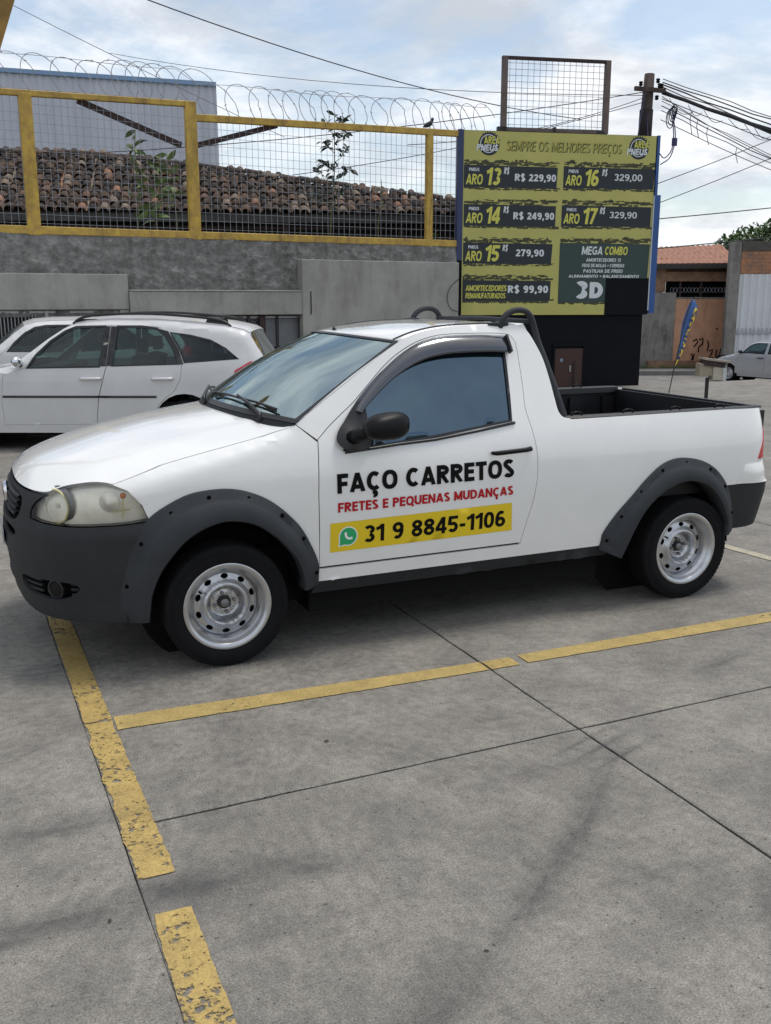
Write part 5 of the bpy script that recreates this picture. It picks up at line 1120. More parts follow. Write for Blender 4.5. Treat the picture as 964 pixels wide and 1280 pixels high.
# ------------------------------------------------------------------ tiled house behind the fence
HA = Vector((-.792, 17.24, 3.458)); He = Vector((.9739, -.2269, .006)).normalized(); Hg = Vector((.1962, .8548, .4804)); Hg = (Hg-He*Hg.dot(He)).normalized(); Hn = He.cross(Hg)
house = empty('tiled_house', HA, 0, 'low house with a weathered clay barrel tile roof behind the yellow fence', 'house')
def Hp(u, v, w=0): return He*u + Hg*v + Hn*w
topv = lambda u: float(np.interp(u, [-6, -.46, .22, 2.45, 5.09, 7.17, 10.18, 12.6], [3.1, 3.0, 2.92, 2.84, 2.13, 1.45, .55, .0]))
TILE = bpy.data.materials.new('weathered clay tile'); TILE.use_nodes = True
def tile_nodes(m, island):
    t = m.node_tree; b = t.nodes['Principled BSDF']; b.inputs['Roughness'].default_value = .9
    src = t.nodes.new('ShaderNodeNewGeometry').outputs['Random Per Island'] if island else t.nodes.new('ShaderNodeObjectInfo').outputs['Random']
    r = t.nodes.new('ShaderNodeValToRGB'); r.color_ramp.interpolation = 'CONSTANT'; cols = [(0, (.070, .047, .034)), (.22, (.038, .031, .026)), (.42, (.11, .070, .047)), (.60, (.055, .042, .033)), (.74, (.17, .100, .066)), (.86, (.26, .20, .15)), (.95, (.34, .18, .11))]
    while len(r.color_ramp.elements) < len(cols): r.color_ramp.elements.new(.5)
    for e, (p, c) in zip(r.color_ramp.elements, cols): e.position = p; e.color = (*c, 1)
    t.links.new(src, r.inputs[0]); n = t.nodes.new('ShaderNodeTexNoise'); n.inputs['Scale'].default_value = 14; n.inputs['Detail'].default_value = 6; g = t.nodes.new('ShaderNodeNewGeometry'); t.links.new(g.outputs['Position'], n.inputs[0])
    r2 = t.nodes.new('ShaderNodeValToRGB'); r2.color_ramp.elements[0].position = .35; r2.color_ramp.elements[1].position = .65; r2.color_ramp.elements[0].color = (.45, .45, .45, 1); r2.color_ramp.elements[1].color = (1.1, 1.1, 1.1, 1); t.links.new(n.outputs['Fac'], r2.inputs[0])
    mx = t.nodes.new('ShaderNodeMix'); mx.data_type = 'RGBA'; mx.blend_type = 'MULTIPLY'; mx.inputs[0].default_value = 1; t.links.new(r.outputs[0], mx.inputs[6]); t.links.new(r2.outputs[0], mx.inputs[7]); t.links.new(mx.outputs[2], b.inputs['Base Color'])
tile_nodes(TILE, False); TILE2 = bpy.data.materials.new('weathered clay tile, joined'); TILE2.use_nodes = True; tile_nodes(TILE2, True)
def tile_shape(l=.38, r0=.094, r1=.076, n=5):
    vs = []
    for y, r_ in ((0, r0), (l, r1)):
        for rr_, zo in ((r_, 0), (r_-.014, 0)):
            for k in range(n+1): a = math.pi*k/n; vs.append((rr_*math.cos(a), y, rr_*math.sin(a)*.85))
    m_ = n+1; fs = []
    for k in range(n): fs += [(k, k+1, 2*m_+k+1, 2*m_+k), (m_+k+1, m_+k, 3*m_+k, 3*m_+k+1), (k+1, k, m_+k, m_+k+1)]
    return vs, fs
tv, tf = tile_shape(); tme = bpy.data.meshes.new('roof_tile'); tme.from_pydata(tv, [], tf); tme.materials.append(TILE); tme.shade_smooth()
slab_ = MB(); up = [Hp(u, max(.02, topv(u)), -.02) for u in np.linspace(-6, 12.2, 30)]; dn = [Hp(u, 0, -.02) for u in np.linspace(-6, 12.2, 30)]
slab_.add(up+dn, [(30+i, 30+i+1, i+1, i) for i in range(29)]); solid(slab_.build('roof_deck', mat('roof underlay', (.03, .025, .022), .95), house), .06, -1, 0)
basis = Matrix((He, Hg, Hn)).transposed().to_4x4()
tiles = []; u = -5.8
while u < 12.2:
    v = -.06+random.uniform(-.02, .02)
    while v < topv(u)-.05:
        tiles.append((u+random.uniform(-.02, .02), v, random.uniform(-.05, .05))); v += .285
    u += .205
vis = [t for t in tiles if -.3 < t[0] < 10.3]; vis.sort(key=lambda t: -(t[0] if t[0] < 0 else 0)+t[1]*.01); random.Random(5).shuffle(vis)
inds = set(map(id, vis[:296])); rest = MB()
for t in tiles:
    Mx = Matrix.Translation(Hp(t[0], t[1], .015+random.uniform(0, .022))) @ basis @ Matrix.Rotation(t[2], 4, 'Z') @ Matrix.Rotation(-.055+random.uniform(-.05, .04), 4, 'X')
    if id(t) in inds: o = link('roof_tile', tme, None, house); o.matrix_local = Mx
    else: rest.add([Mx @ Vector(v) for v in tv], tf)
o = rest.build('roof_tiles_rest', TILE2, house, True); o.name = 'roof_tile_field'; o['kind'] = 'stuff'
# hollow under-tiles between the ridges
un_ = MB(); u = -5.92
while u < 12.1:
    h_ = topv(u)
    if h_ > .15:
        vs = []
        for v in (0-.02, h_):
            for k in range(5): a = math.pi*k/4; vs.append(Hp(u+.085*math.cos(a), v, .065-.06*math.sin(a)))
        un_.add(vs, [(k, k+1, 6+k, 5+k) for k in range(4)])
    u += .205
o = un_.build('gutter_tile_field', TILE2, house, True); o['kind'] = 'stuff'
# ridge and hip capping
cp_ = [Hp(u, topv(u), .05) for u in np.linspace(-5.8, 11.8, 46)]
for a, b in zip(cp_[:-1], cp_[1:]):
    o = link('ridge_tile', tme, None, house); d = (b-a).normalized(); side = d.cross(Hn).normalized(); Mx = Matrix((side, d, side.cross(d))).transposed().to_4x4(); o.matrix_local = Matrix.Translation(a+Vector((0, 0, random.uniform(-.01, .015)))) @ Mx; 
fb_ = MB(); fb_.bar(Hp(-6, -.02, -.12), Hp(12.2, -.02, -.12), .04, .17); fb_.build('fascia_board', mat('weathered grey board', (.085, .085, .08), .9, var=.4, vscale=6), house)
rf_ = MB()
for u in np.arange(-5.8, 12, .62): rf_.bar(Hp(u, .02, -.16), Hp(u, min(topv(u), 1.4), -.16), .05, .09)
for k, u in enumerate(np.arange(-5.8, 12, .62)): pass
o = rf_.build('rafter', M['rust'], house); o['kind'] = 'stuff'
ht = MB(); ht.add([Hp(-6, .5, -.2), Hp(12.2, .5, -.2), Hp(12.2, .5, -.2)*1.0+Vector((0, 0, -2.2)), Hp(-6, .5, -.2)+Vector((0, 0, -2.2))], [(0, 3, 2, 1)]); solid(ht.build('house_wall', M['dkwall'], house), .2, -1, 0)
for z in (-.32, -.52): q = MB(); q.bar(Hp(-6, .25, 0)+Vector((0, 0, z-.1)), Hp(12.2, .25, 0)+Vector((0, 0, z-.1)), .05, .06); q.build('shed_beam', M['rust'], house)
for u in (.8, 3.6, 6.3, 8.8): q = MB(); q.bar(Hp(u, .1, -.15), Hp(u, .1, -.15)+Vector((0, 0, -1.1)), .09); q.build('shed_post', M['rust'], house)

# warehouse
wh = empty('warehouse', (0, 30, 0), 0, 'pale corrugated metal warehouse with a blue roof edge behind the tiled house', 'warehouse')
a0, a1 = Vector((-9, 2.6, 0)), Vector((7.15, -1.30, 0)); dd_ = (a1-a0); Ln = dd_.length; dd_.normalize(); nn_ = Vector((dd_.y, -dd_.x, 0))
vs = []; K = int(Ln/.11)
for i in range(K+1):
    p = a0+dd_*(Ln*i/K)+nn_*(.05 if i % 2 else 0); zt1 = 9.0-.5*i/K; vs += [(p.x, p.y, -1.5), (p.x, p.y, zt1)]
mk('corrugated_cladding', vs, [(2*i, 2*i+2, 2*i+3, 2*i+1) for i in range(K)], mat('pale grey sheet metal', (.56, .59, .65), .5, var=.18, vscale=.8, stretch=(3, 3, .3)), wh)
q = MB(); q.bar(a0+nn_*.05+Vector((0, 0, 9.05)), a1+nn_*.05+Vector((0, 0, 8.55)), .14, .13); q.build('roof_edge', mat('blue gutter', (.20, .33, .50), .5), wh)
q = MB(); bk_ = Vector((.25, 1, 0)).normalized()*14; q.add([a1+Vector((0, 0, -1.5)), a1+bk_+Vector((0, 0, -1.5)), a1+bk_+Vector((0, 0, 8.4)), a1+Vector((0, 0, 8.4))], [(0, 1, 2, 3)]); q.add([a0+Vector((0, 0, 9)), a1+Vector((0, 0, 8.45)), a1+bk_+Vector((0, 0, 8.45)), a0+bk_+Vector((0, 0, 9))], [(0, 1, 2, 3)]); q.build('side_cladding', bpy.data.materials['pale grey sheet metal'], wh)
# ------------------------------------------------------------------ price board
BO = Vector((7.700, 12.570, 0)); BA = R(-12.889); bD = Vector((math.cos(BA), math.sin(BA), 0)); bN = Vector((-math.sin(BA), math.cos(BA), 0))
M['nb'] = mat('matt black panel', (.0045, .006, .009), .7, var=.25, vscale=2, spec=.15); M['blue'] = mat('blue enamel', (.022, .085, .28), .45, var=.15); M['dblue'] = mat('dark blue enamel', (.025, .040, .115), .5, var=.15)
M['byel'] = mat('printed olive yellow', (.47, .445, .125), .5, var=.12, vscale=1.5); M['pan'] = mat('printed blue black', (.010, .017, .024), .5, var=.1); M['pan2'] = mat('printed dark green', (.024, .050, .045), .5, var=.15)
M['smear'] = mat('printed dark olive smear', (.075, .078, .025), .6, var=.5, vscale=30, col2=(.02, .02, .012)); M['tyel'] = mat('printed yellow letter', (.58, .56, .09), .5); M['twh'] = mat('printed white letter', (.62, .66, .68), .5); M['told'] = mat('faded olive letter', (.21, .19, .05), .6)
kio = empty('price_board', BO, BA, 'tall black kiosk carrying the yellow tyre price board with blue edges', 'price board')
def bb(nm, u0, u1, n0, n1, z0, z1, m, par=kio): q = MB(); q.box(u0, u1, n0, n1, z0, z1); return q.build(nm, m, par)
bb('kiosk_wall', .12, 3.90, .06, .16, -.25, 4.60, M['nb']); bb('kiosk_body', 1.2, 3.88, .161, 1.3, -.25, 4.40, M['nb'])
board = bb('board', .11, 3.97, 0, .055, 1.42, 4.80, M['nb'])
zb_ = [(.11, 1.42), (3.07, 1.42), (3.07, 2.13), (3.955, 2.13), (3.955, 4.795), (.11, 4.795)]
V, F = tri2d(zb_, [], .4)
mk('yellow_print', [(x, -.004, z) for x, z in V], F, M['byel'], board)
bb('blue_edge', 0, .105, -.02, .12, 2.45, 4.81, M['dblue']); bb('blue_edge', 3.975, 4.03, -.02, .10, 3.70, 4.81, M['blue'])
q = MB(); q.box(3.985, 4.10, -.03, .14, 1.45, 3.71); q.build('blue_edge', M['blue'], kio)
q = MB(); q.box(3.96, 3.984, -.02, .02, 1.5, 3.7); q.build('white_edge', mat('pale edge strip', (.5, .55, .6), .5), kio)
bb('black_edge', 0, .105, -.01, .12, -.2, 2.44, M['nb'])
rd = random.Random(11)
def bp_(x, z, o): return (x, -.006-o, z)
def ragged(u0, u1, z0, z1, thick, m, nm='smear'):
    """torn brush edge: many small slivers along a line"""
    q = MB(); u = u0
    while u < u1:
        w = rd.uniform(.03, .16); a = rd.uniform(z0, z1); h = rd.uniform(.2, 1)*thick; vs = [(u, a), (u+w, a+rd.uniform(-.01, .01)), (u+w*.95, a+h), (u+w*.4, a+h*rd.uniform(.6, 1.3)), (u+w*.05, a+h*.8)]
        q.add([(x, -.0055-.0003*rd.random(), z) for x, z in vs], [(0, 1, 2, 3, 4)]); u += w*rd.uniform(.35, .8)
    o = q.build(nm, M[m], board); o['kind'] = 'stuff'; return o
def price_panel(u0, u1, z0, z1, aro, price, cur=True, pan='pan'):
    pn = mk('price_panel', [bp_(u0, z0, .0015), bp_(u1-rd.uniform(0, .03), z0, .0015), bp_(u1, z1-.01, .0015), bp_(u0, z1, .0015)], [(0, 1, 2, 3)], M[pan], board)
    for k in range(2): ragged(u0, u1-.08, z1-.01, z1+.07, .05, 'smear'); ragged(u0, u1-.06, z0-.05, z0+.0, .045, 'smear')
    ragged(u0, u1-.1, z1+.02, z1+.09, .02, 'smear')
    h = z1-z0; fz = lambda x, z, e: bp_(x, z, .004+e)
    if aro:
        put_text('lettering', 'PNEUS', fz, u0+.10, u0+.30, z1-.11, z1-.05, M['twh'], board, t=.2)
        put_text('lettering', 'ARO', fz, u0+.04, u0+.36, z0+.045, z0+.235, M['tyel'], board, t=.19, shear=.12, gap=.05)
        put_text('lettering', aro, fz, u0+.42, u0+.70, z0+.04, z1-.04, M['tyel'], board, t=.20, shear=.16, gap=.05)
        put_text('lettering', 'R$', fz, u0+.78, u0+.88, z1-.15, z1-.03, M['twh'], board, t=.22, shear=.2)
    return fz
fz = price_panel(.12, 1.97, 3.79, 4.185, '13', None); put_text('lettering', 'R$ 229,90', fz, 1.12, 1.94, 3.915, 4.045, M['twh'], board, t=.21)
fz = price_panel(.13, 1.96, 3.09, 3.48, '14', None); put_text('lettering', 'R$ 249,90', fz, 1.11, 1.93, 3.215, 3.345, M['twh'], board, t=.21)
fz = price_panel(.13, 1.92, 2.39, 2.775, '15', None); put_text('lettering', '279,90', fz, 1.18, 1.75, 2.53, 2.66, M['twh'], board, t=.20)
fz = price_panel(.13, 1.91, 1.69, 2.08, None, None); put_text('lettering', 'R$ 99,90', fz, 1.04, 1.86, 1.84, 1.98, M['twh'], board, t=.22)
put_text('lettering', 'AMORTECEDORES', fz, .19, 1.01, 1.875, 1.985, M['tyel'], board, t=.2, shear=.1, gap=.05); put_text('lettering', 'REMANUFATURADOS', fz, .19, .99, 1.735, 1.84, M['tyel'], board, t=.2, shear=.1, gap=.05)
fz = price_panel(2.09, 3.955, 3.81, 4.195, '16', None); put_text('lettering', '329,00', fz, 3.12, 3.70, 3.96, 4.085, M['twh'], board, t=.16)
fz = price_panel(2.08, 3.93, 3.105, 3.49, '17', None); put_text('lettering', '329,90', fz, 3.06, 3.63, 3.265, 3.385, M['twh'], board, t=.16)
fz = price_panel(2.07, 3.94, 1.665, 2.79, None, None, pan='pan2')
bb('black_patch', 3.05, 3.96, -.0105, .0, 1.42, 2.125, M['nb'])
for tx, a, b, c, d, mt in (('MEGA', 2.52, 2.95, 2.57, 2.73, 'twh'), ('COMBO', 3.0, 3.47, 2.57, 2.73, 'tyel'), ('AMORTECEDORES 13', 2.62, 3.34, 2.44, 2.505, 'twh'), ('FEIXE DE MOLAS + CORREIAS', 2.54, 3.42, 2.335, 2.40, 'twh'), ('PASTILHA DE FREIO', 2.57, 3.39, 2.23, 2.295, 'twh'), ('ALINHAMENTO + BALANCEAMENTO', 2.27, 3.74, 2.135, 2.19, 'twh')):
    put_text('lettering', tx, fz, a, b, c, d, M[mt], board, t=.19, shear=.12, gap=.07)
put_text('lettering', '3', fz, 2.42, 2.68, 1.73, 2.07, M['twh'], board, t=.27); put_text('lettering', 'D', fz, 2.72, 3.0, 1.74, 2.05, M['twh'], board, t=.27)
fz2 = lambda x, z, e: bp_(x, z, .001+e)
put_text('lettering', 'SEMPRE OS MELHORES PREÇOS', lambda x, z, e: bp_(x+.012, z-.012, e*.5), .93, 3.24, 4.46, 4.64, M['smear'], board, t=.17, shear=.12); put_text('lettering', 'SEMPRE OS MELHORES PREÇOS', lambda x, z, e: bp_(x, z, .001+e), .93, 3.24, 4.46, 4.64, mat('olive gold letter', (.36, .32, .06), .5), board, t=.13, shear=.12)
for cu in (.60, 3.60):
    cz = 4.565; circ = lambda r, n=28: [(cu+r*math.cos(2*math.pi*i/n), cz+r*math.sin(2*math.pi*i/n)) for i in range(n)]
    def disc(r, m, o, nm, hole=None, dx=0, dz=0):
        V, F = tri2d([(a+dx, b+dz) for a, b in circ(r)], [[(a+dx, b+dz) for a, b in circ(hole)]] if hole else [], .2); mk(nm, [bp_(x, z, o) for x, z in V], F, M[m], board)
    disc(.205, 'pan', .001, 'logo_tyre'); disc(.165, 'twh', .0022, 'logo_rim', .150, -.01, .005); 
    q = MB()
    for k in range(9):
        a = R(20+k*13); q.add([bp_(cu+r_*math.cos(a+s_), cz+r_*math.sin(a+s_), .003) for r_, s_ in ((.205, -.04), (.23, -.02), (.23, .05), (.205, .05))], [(0, 1, 2, 3)])
    q.build('logo_tread', M['pan'], board)['kind'] = 'stuff'
    put_text('lettering', 'AREA', lambda x, z, e: bp_(x, z, .005+e), cu-.10, cu+.20, 4.565, 4.70, M['tyel'], board, t=.2); put_text('lettering', 'PNEUS', lambda x, z, e: bp_(x, z, .005+e), cu-.25, cu+.17, 4.44, 4.555, M['twh'], board, t=.22, shear=.15)
bb('service_door', 2.07, 2.66, .035, .062, -.12, .76, mat('brown painted door', (.055, .022, .016), .6, var=.3)) 
bb('door_frame', 2.02, 2.07, .02, .06, -.12, .80, M['nb']); bb('door_frame', 2.66, 2.71, .02, .06, -.12, .80, M['nb']); bb('door_frame', 2.02, 2.71, .018, .06, .80, .85, M['nb'])
bb('door_latch', 2.38, 2.41, .02, .036, .30, .42, M['gal']); bb('door_sticker', 2.18, 2.24, .03, .036, .50, .56, mat('pale sticker', (.2, .25, .3), .5)); bb('hinge_post', 2.47, 2.50, .01, .036, -.1, .50, M['rust'])
# mesh frame standing on top of the board
tf_ = empty('sign_topper', BO+bD*.9+Vector((0, 0, 4.82)), BA, 'rusty steel frame filled with wire mesh standing on top of the price board', 'frame')
q = MB(); q.bar((0, .1, 0), (0, .1, 1.30), .10); q.build('upright', mat('brown grey steel', (.16, .12, .105), .7, var=.4), tf_); q = MB(); q.bar((2.03, .1, 0), (2.03, .1, 1.30), .10); q.build('upright', bpy.data.materials['brown grey steel'], tf_)
q = MB(); q.bar((-.05, .1, 1.285), (2.08, .1, 1.285), .08, .05); q.build('top_bar', M['rust'], tf_); q = MB(); q.bar((0.05, .1, .03), (1.98, .1, .03), .08, .07); q.build('bottom_bar', bpy.data.materials['brown grey steel'], tf_)
q = MB(); q.box(-.12, .06, .05, .15, -.03, .07); q.box(1.85, 2.0, .05, .15, -.03, .05); q.box(.98, 1.02, .03, .15, -.03, .09); q.build('foot_bracket', M['black'], tf_)
q = MB()
for x in np.arange(.1, 2.0, .118): q.bar((x, .1, .05), (x, .1, 1.27), .007)
for z in np.arange(.12, 1.27, .108): q.bar((.04, .108, z), (1.99, .108, z), .007)
q.build('wire_mesh', M['wire'], tf_)['kind'] = 'stuff'

# ------------------------------------------------------------------ utility pole and cables
PB = Vector((13.70, 14.85, gz(13.7, 14.85)))
pole = empty('utility_pole', PB, 0, 'weathered utility pole behind the price board, tangled with cables', 'utility pole')
CON = mat('dark weathered pole', (.085, .060, .052), .9, var=.5, vscale=8, stretch=(1, 1, .2))
q = MB(); q.tube([(0, 0, -.2), (.0, 0, 5.55-PB.z), (.05, 0, 6.72-PB.z)], [.18, .140, .112], 14); q.build('shaft', CON, pole, True)
h0 = -PB.z
q = MB(); q.tube([(-.01, -.02, 5.20+h0), (0, -.02, 5.95+h0)], .152, 14); q.build('sleeve', mat('black sleeve', (.025, .018, .020), .9, var=.4), pole, True)
q = MB(); q.bar((-.45, -.15, 6.35+h0), (.35, -.20, 6.35+h0), .07, .09); q.build('cross_arm', CON, pole)
for x, z in ((.17, 6.56), (.22, 6.46), (.28, 6.46), (-.30, 6.46), (.16, 6.2)):
    q = MB(); q.lathe([(0, .05), (.035, .045), (.05, .02), (.03, .0), (.05, -.02), (.03, -.05), (0, -.055)], 12, Matrix.Translation((x, -.16, z+h0)) @ Matrix.Rotation(math.pi/2, 4, 'X')); q.build('insulator', M['dark'], pole, True)
CAB = mat('black cable', (.018, .018, .022), .6); CABB = mat('blue black cable', (.025, .025, .10), .55)
def sag(a, b, d, n=14): a, b = Vector(a), Vector(b); return [a+(b-a)*t+Vector((0, 0, -4*d*t*(1-t))) for t in np.linspace(0, 1, n)]
top = Vector((13.9, 14.85, 6.4)); east = Vector((21.0, 10.6, 3.15)); rc = random.Random(21)
bun = empty('cable_bundle', top, 0, 'thick tangled bundle of black cables running from the pole to the right', 'cables')
def cable(nm, pts, r, m=CAB, par=None, org=None):
    q = MB(); q.tube([Vector(p)-(org or Vector((0, 0, 0))) for p in pts], r, 5); return q.build(nm, m, par, True)
e_ = Vector((25.5, 7.9, 1.0))
def east_line(z0, zr, d, x0=.15): # zr: height where the picture frame cuts it (about x = 16.35)
    a = Vector((13.9+x0, 14.75, z0)); p = Vector((16.35, 13.6, zr)); dirv = (p-a); b = a+dirv*2.6+Vector((0, 0, .35)); return sag(a, b, d)
for k, (z0, zr, d, r) in enumerate(((6.33, 5.44, .10, .042), (6.38, 5.40, .14, .022), (6.50, 5.56, .10, .016), (6.55, 5.62, .06, .014), (6.45, 5.50, .12, .012), (6.20, 5.30, .16, .010), (6.62, 5.66, .03, .010), (6.05, 4.95, .22, .011), (5.95, 4.72, .10, .009), (6.25, 5.05, .32, .009), (6.15, 4.88, .05, .008), (5.75, 4.80, .30, .009))):
    pts = east_line(z0, zr, d); pts = [p+Vector((0, rc.uniform(-.03, .03), rc.uniform(-.02, .02))) if 0 < i < 13 else p for i, p in enumerate(pts)]; cable('cable', pts, r, CAB, bun, top)
for k in range(6): # loops hanging in the bundle
    x = 14.2+k*.36+rc.uniform(-.1, .1); l_ = rc.uniform(.4, .9); dz_ = rc.uniform(.06, .22); z = float(np.interp(x, [13.9, 16.35], [6.25, 5.40])); pts = [Vector((x+t*l_, 14.7-(x-13.9)*.45-.05, z-dz_*math.sin(math.pi*t)-.34*l_*t)) for t in np.linspace(0, 1, 8)]; cable('slack_loop', pts, .007, CAB, bun, top)
for x, z, l in ((14.75, 5.75, .42), (15.05, 5.6, .40), (15.95, 5.2, .35), (14.55, 5.9, .5)): cable('loose_end', [(x, 14.3, z), (x-.03, 14.3, z-l*.4), (x+.05, 14.3, z-l)], .008, CAB, bun, top)
coil = empty('cable_coil', Vector((14.15, 14.6, 5.8)), 0, 'coils of blue black cable hanging beside the pole above the price board', 'cable coil')
for k in range(5):
    a = .20-.02*k; pts = [(14.20+a*.55*math.cos(t)+.03*k, 14.6, 5.75+.05*k+a*1.0*math.sin(t)) for t in np.linspace(0, 2*math.pi, 18)]; cable('loop', pts, .011, CABB if k % 2 else CAB, coil, Vector((14.15, 14.6, 5.8)))
for pts in ([(14.2, 14.6, 5.9), (14.32, 14.6, 5.5), (14.3, 14.6, 5.1), (14.1, 14.6, 4.9), (13.95, 14.6, 5.0)], [(14.25, 14.6, 5.9), (14.38, 14.6, 5.4), (14.28, 14.6, 4.95), (14.0, 14.6, 4.75)]): cable('drop', cr(pts, 4), .013, CABB, coil, Vector((14.15, 14.6, 5.8)))
q = MB(); q.box(.16, .27, -.03, .03, -.62, -.45); q.build('splice', CABB, coil)
wl_ = empty('cable_run', Vector((13.6, 14.8, 6.2)), 0, 'thin cables coming in to the pole from the left behind the mesh frame', 'cables'); ow = Vector((13.6, 14.8, 6.2))
for a, b, d, r, m_ in (((13.75, 14.8, 6.35), (-6, 24, 5.0), .5, .010, CAB), ((13.75, 14.8, 6.15), (5.5, 15.8, 4.25), .15, .008, CABB), ((13.6, 14.8, 6.3), (12.95, 14.2, 4.8), .03, .010, CABB), ((13.7, 14.8, 6.0), (13.35, 14.2, 4.8), .06, .008, CABB), ((13.6, 14.8, 6.2), (8.0, 15.5, 4.95), .2, .008, CAB), ((13.65, 14.8, 6.25), (4, 30, 9.5), .3, .008, CAB)):
    cable('cable', sag(a, b, d), r, m_, wl_, ow)
c1 = link('overhead_wire', bpy.data.meshes.new('overhead_wire')); bpy.data.objects.remove(c1)
ov = cable('overhead_wire', sag(Vector((-1.2, 12.2, 7.15)), Vector((13.7, 17.4, 6.15)), .42, 24), .011); props(ov, 'long black overhead wire sagging across the sky above the razor wire', 'overhead wire')
ov = cable('overhead_wire', sag(Vector((-2.8, 14.0, 7.7)), Vector((5.2, 15.3, 4.9)), .08, 16), .006, mat('grey thin wire', (.12, .12, .13), .6)); props(ov, 'faint thin wire slanting down at the top left towards the warehouse', 'overhead wire')
for zA, zB, lb in ((3.75, 4.25, 'single wire rising to the right over the orange house'), (3.10, 3.55, 'dark wire just above the tiled roof of the orange house')):
    a = Vector((12.5, 14.6, zA-.35)); b = Vector((22.0, 12.2, zB+.25)); ov = cable('street_wire', sag(a, b, .06), .012); props(ov, lb, 'wire')
for zA, zB, lb in ((5.0, 6.0, 'upper of the two thin wires crossing the bundle to the right'), (4.55, 5.6, 'lower of the two thin wires crossing the bundle to the right')):
    ov = cable('street_wire', sag(Vector((13.9, 14.7, zA-.7)), Vector((17.8, 12.8, zB)), .04), .009); props(ov, lb, 'wire')

# ------------------------------------------------------------------ across the street
FA = R(-20.8); FO = Vector((24.0, 27.46, -1.12)); 
oh = empty('orange_house', FO, FA, 'peeling orange street house with graffiti and a clay tile roof', 'house')
def fbx(nm, u0, u1, n0, n1, z0, z1, m, par=oh): q = MB(); q.box(u0, u1, n0, n1, z0, z1); return q.build(nm, m, par)
OR = mat('peach orange render', (.60, .33, .21), .9, var=.18, vscale=1.6, streak=.25); ORD = mat('stained orange render', (.33, .20, .13), .95, var=.5, vscale=3); GC = mat('stained grey concrete', (.27, .255, .235), .95, var=.4, vscale=1.2, streak=.5)
g0 = 1.12
fbx('orange_wall', 1.15, 3.4, 0, .2, -.1, 1.74+g0, OR); fbx('grey_wall', -6, 1.14, -.03, .2, -.1, 1.98+g0, GC); fbx('beam', .7, 3.4, .02, .25, 2.42+g0, 2.78+g0, ORD); fbx('left_lintel', -6, .7, .02, .25, 1.99+g0, 2.95+g0, ORD); fbx('upper_wall', -6, 3.4, .28, .4, 2.4+g0, 3.3+g0, ORD)
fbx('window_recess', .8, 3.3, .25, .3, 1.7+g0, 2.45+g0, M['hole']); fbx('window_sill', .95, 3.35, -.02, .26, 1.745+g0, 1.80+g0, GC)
for x in (1.3, 2.15, 3.2): fbx('window_post', x, x+.07, .1, .2, 1.8+g0, 2.42+g0, M['rust'])
q = MB()
for x in np.arange(1.0, 3.3, .14): q.tube([(x+.06*math.cos(a), .12, 2.08+g0+.10*math.sin(a)) for a in np.linspace(0, 6.28, 10)], .009, 4)
q.build('window_grille', M['wire'], oh)['kind'] = 'stuff'
fbx('orange_plinth', .1, 3.0, -.25, -.01, -.1, .42, ORD)
q = MB(); q.bar((-6, -.38, 2.92+g0), (3.5, -.38, 3.02+g0), .12, .20); q.build('eave_board', M['dkwall'], oh)
q = MB(); q.add([(-6, -.3, 2.83+g0), (3.5, -.3, 2.93+g0), (3.5, .3, 2.95+g0), (-6, .3, 2.85+g0)], [(0, 1, 2, 3)]); q.build('soffit', M['hole'], oh)
RT = mat('salmon clay tile', (.40, .20, .135), .85, var=.35, vscale=5)
def roofseg(pts, n=60, nm='tile_roof'):
    """pts: eave left, eave right, ridge right, ridge left; tile ribs run up the slope"""
    a, b, c, d = map(Vector, pts); q = MB(); vs = []
    for i in range(n+1):
        t = i/n; w = .05 if i % 2 else 0; rows = 8
        for j in range(rows+1):
            p = (a+(b-a)*t)*(1-j/rows)+(d+(c-d)*t)*(j/rows); vs.append(p+Vector((0, 0, w+(.03 if j % 2 else 0))))
    r_ = 9; q.add(vs, [(i*r_+j, (i+1)*r_+j, (i+1)*r_+j+1, i*r_+j+1) for i in range(n) for j in range(8)]); o = q.build(nm, RT, oh); o['kind'] = 'stuff'; return o
roofseg([(-6, -.45, 2.97+g0), (3.5, -.45, 3.06+g0), (3.5, 1.7, 3.90+g0), (-6, 2.8, 3.55+g0)], 90)
roofseg([(-6, 2.9, 3.6+g0), (1.6, 2.9, 3.6+g0), (1.4, 5.2, 4.30+g0), (-6, 5.2, 4.30+g0)], 80, 'rear_tile_roof')
fbx('rear_wall', -6, 1.6, 3.1, 3.3, -.1, 3.6+g0, OR)
# graffiti strokes
def gf_(pts, r_=.022): q = MB(); q.tube([(x, -.006, z) for x, z in pts], r_, 4); q.build('graffiti_stroke', M['decal_k'], oh)
for pts in ([(1.95, .95), (2.1, 1.02), (2.15, .9), (2.0, .72)], [(2.2, 1.0), (2.35, 1.05), (2.36, .85), (2.2, .7), (2.2, .5)], [(2.55, .95), (2.6, .8), (2.56, .55)], [(1.95, .2), (1.98, .35), (1.9, .42), (2.05, .44), (1.97, .1)], [(2.65, .55), (2.78, .62), (2.75, .45), (2.66, .28), (2.85, .26)], [(2.95, .6), (2.93, .3), (3.05, .32)], [(3.1, .62), (3.2, .6), (3.18, .3), (3.08, .34), (3.1, .62)], [(3.28, .62), (3.27, .3), (3.4, .2)], [(2.86, 1.45), (2.92, 1.42)]): gf_([(x, z+.25) for x, z in pts], .028)
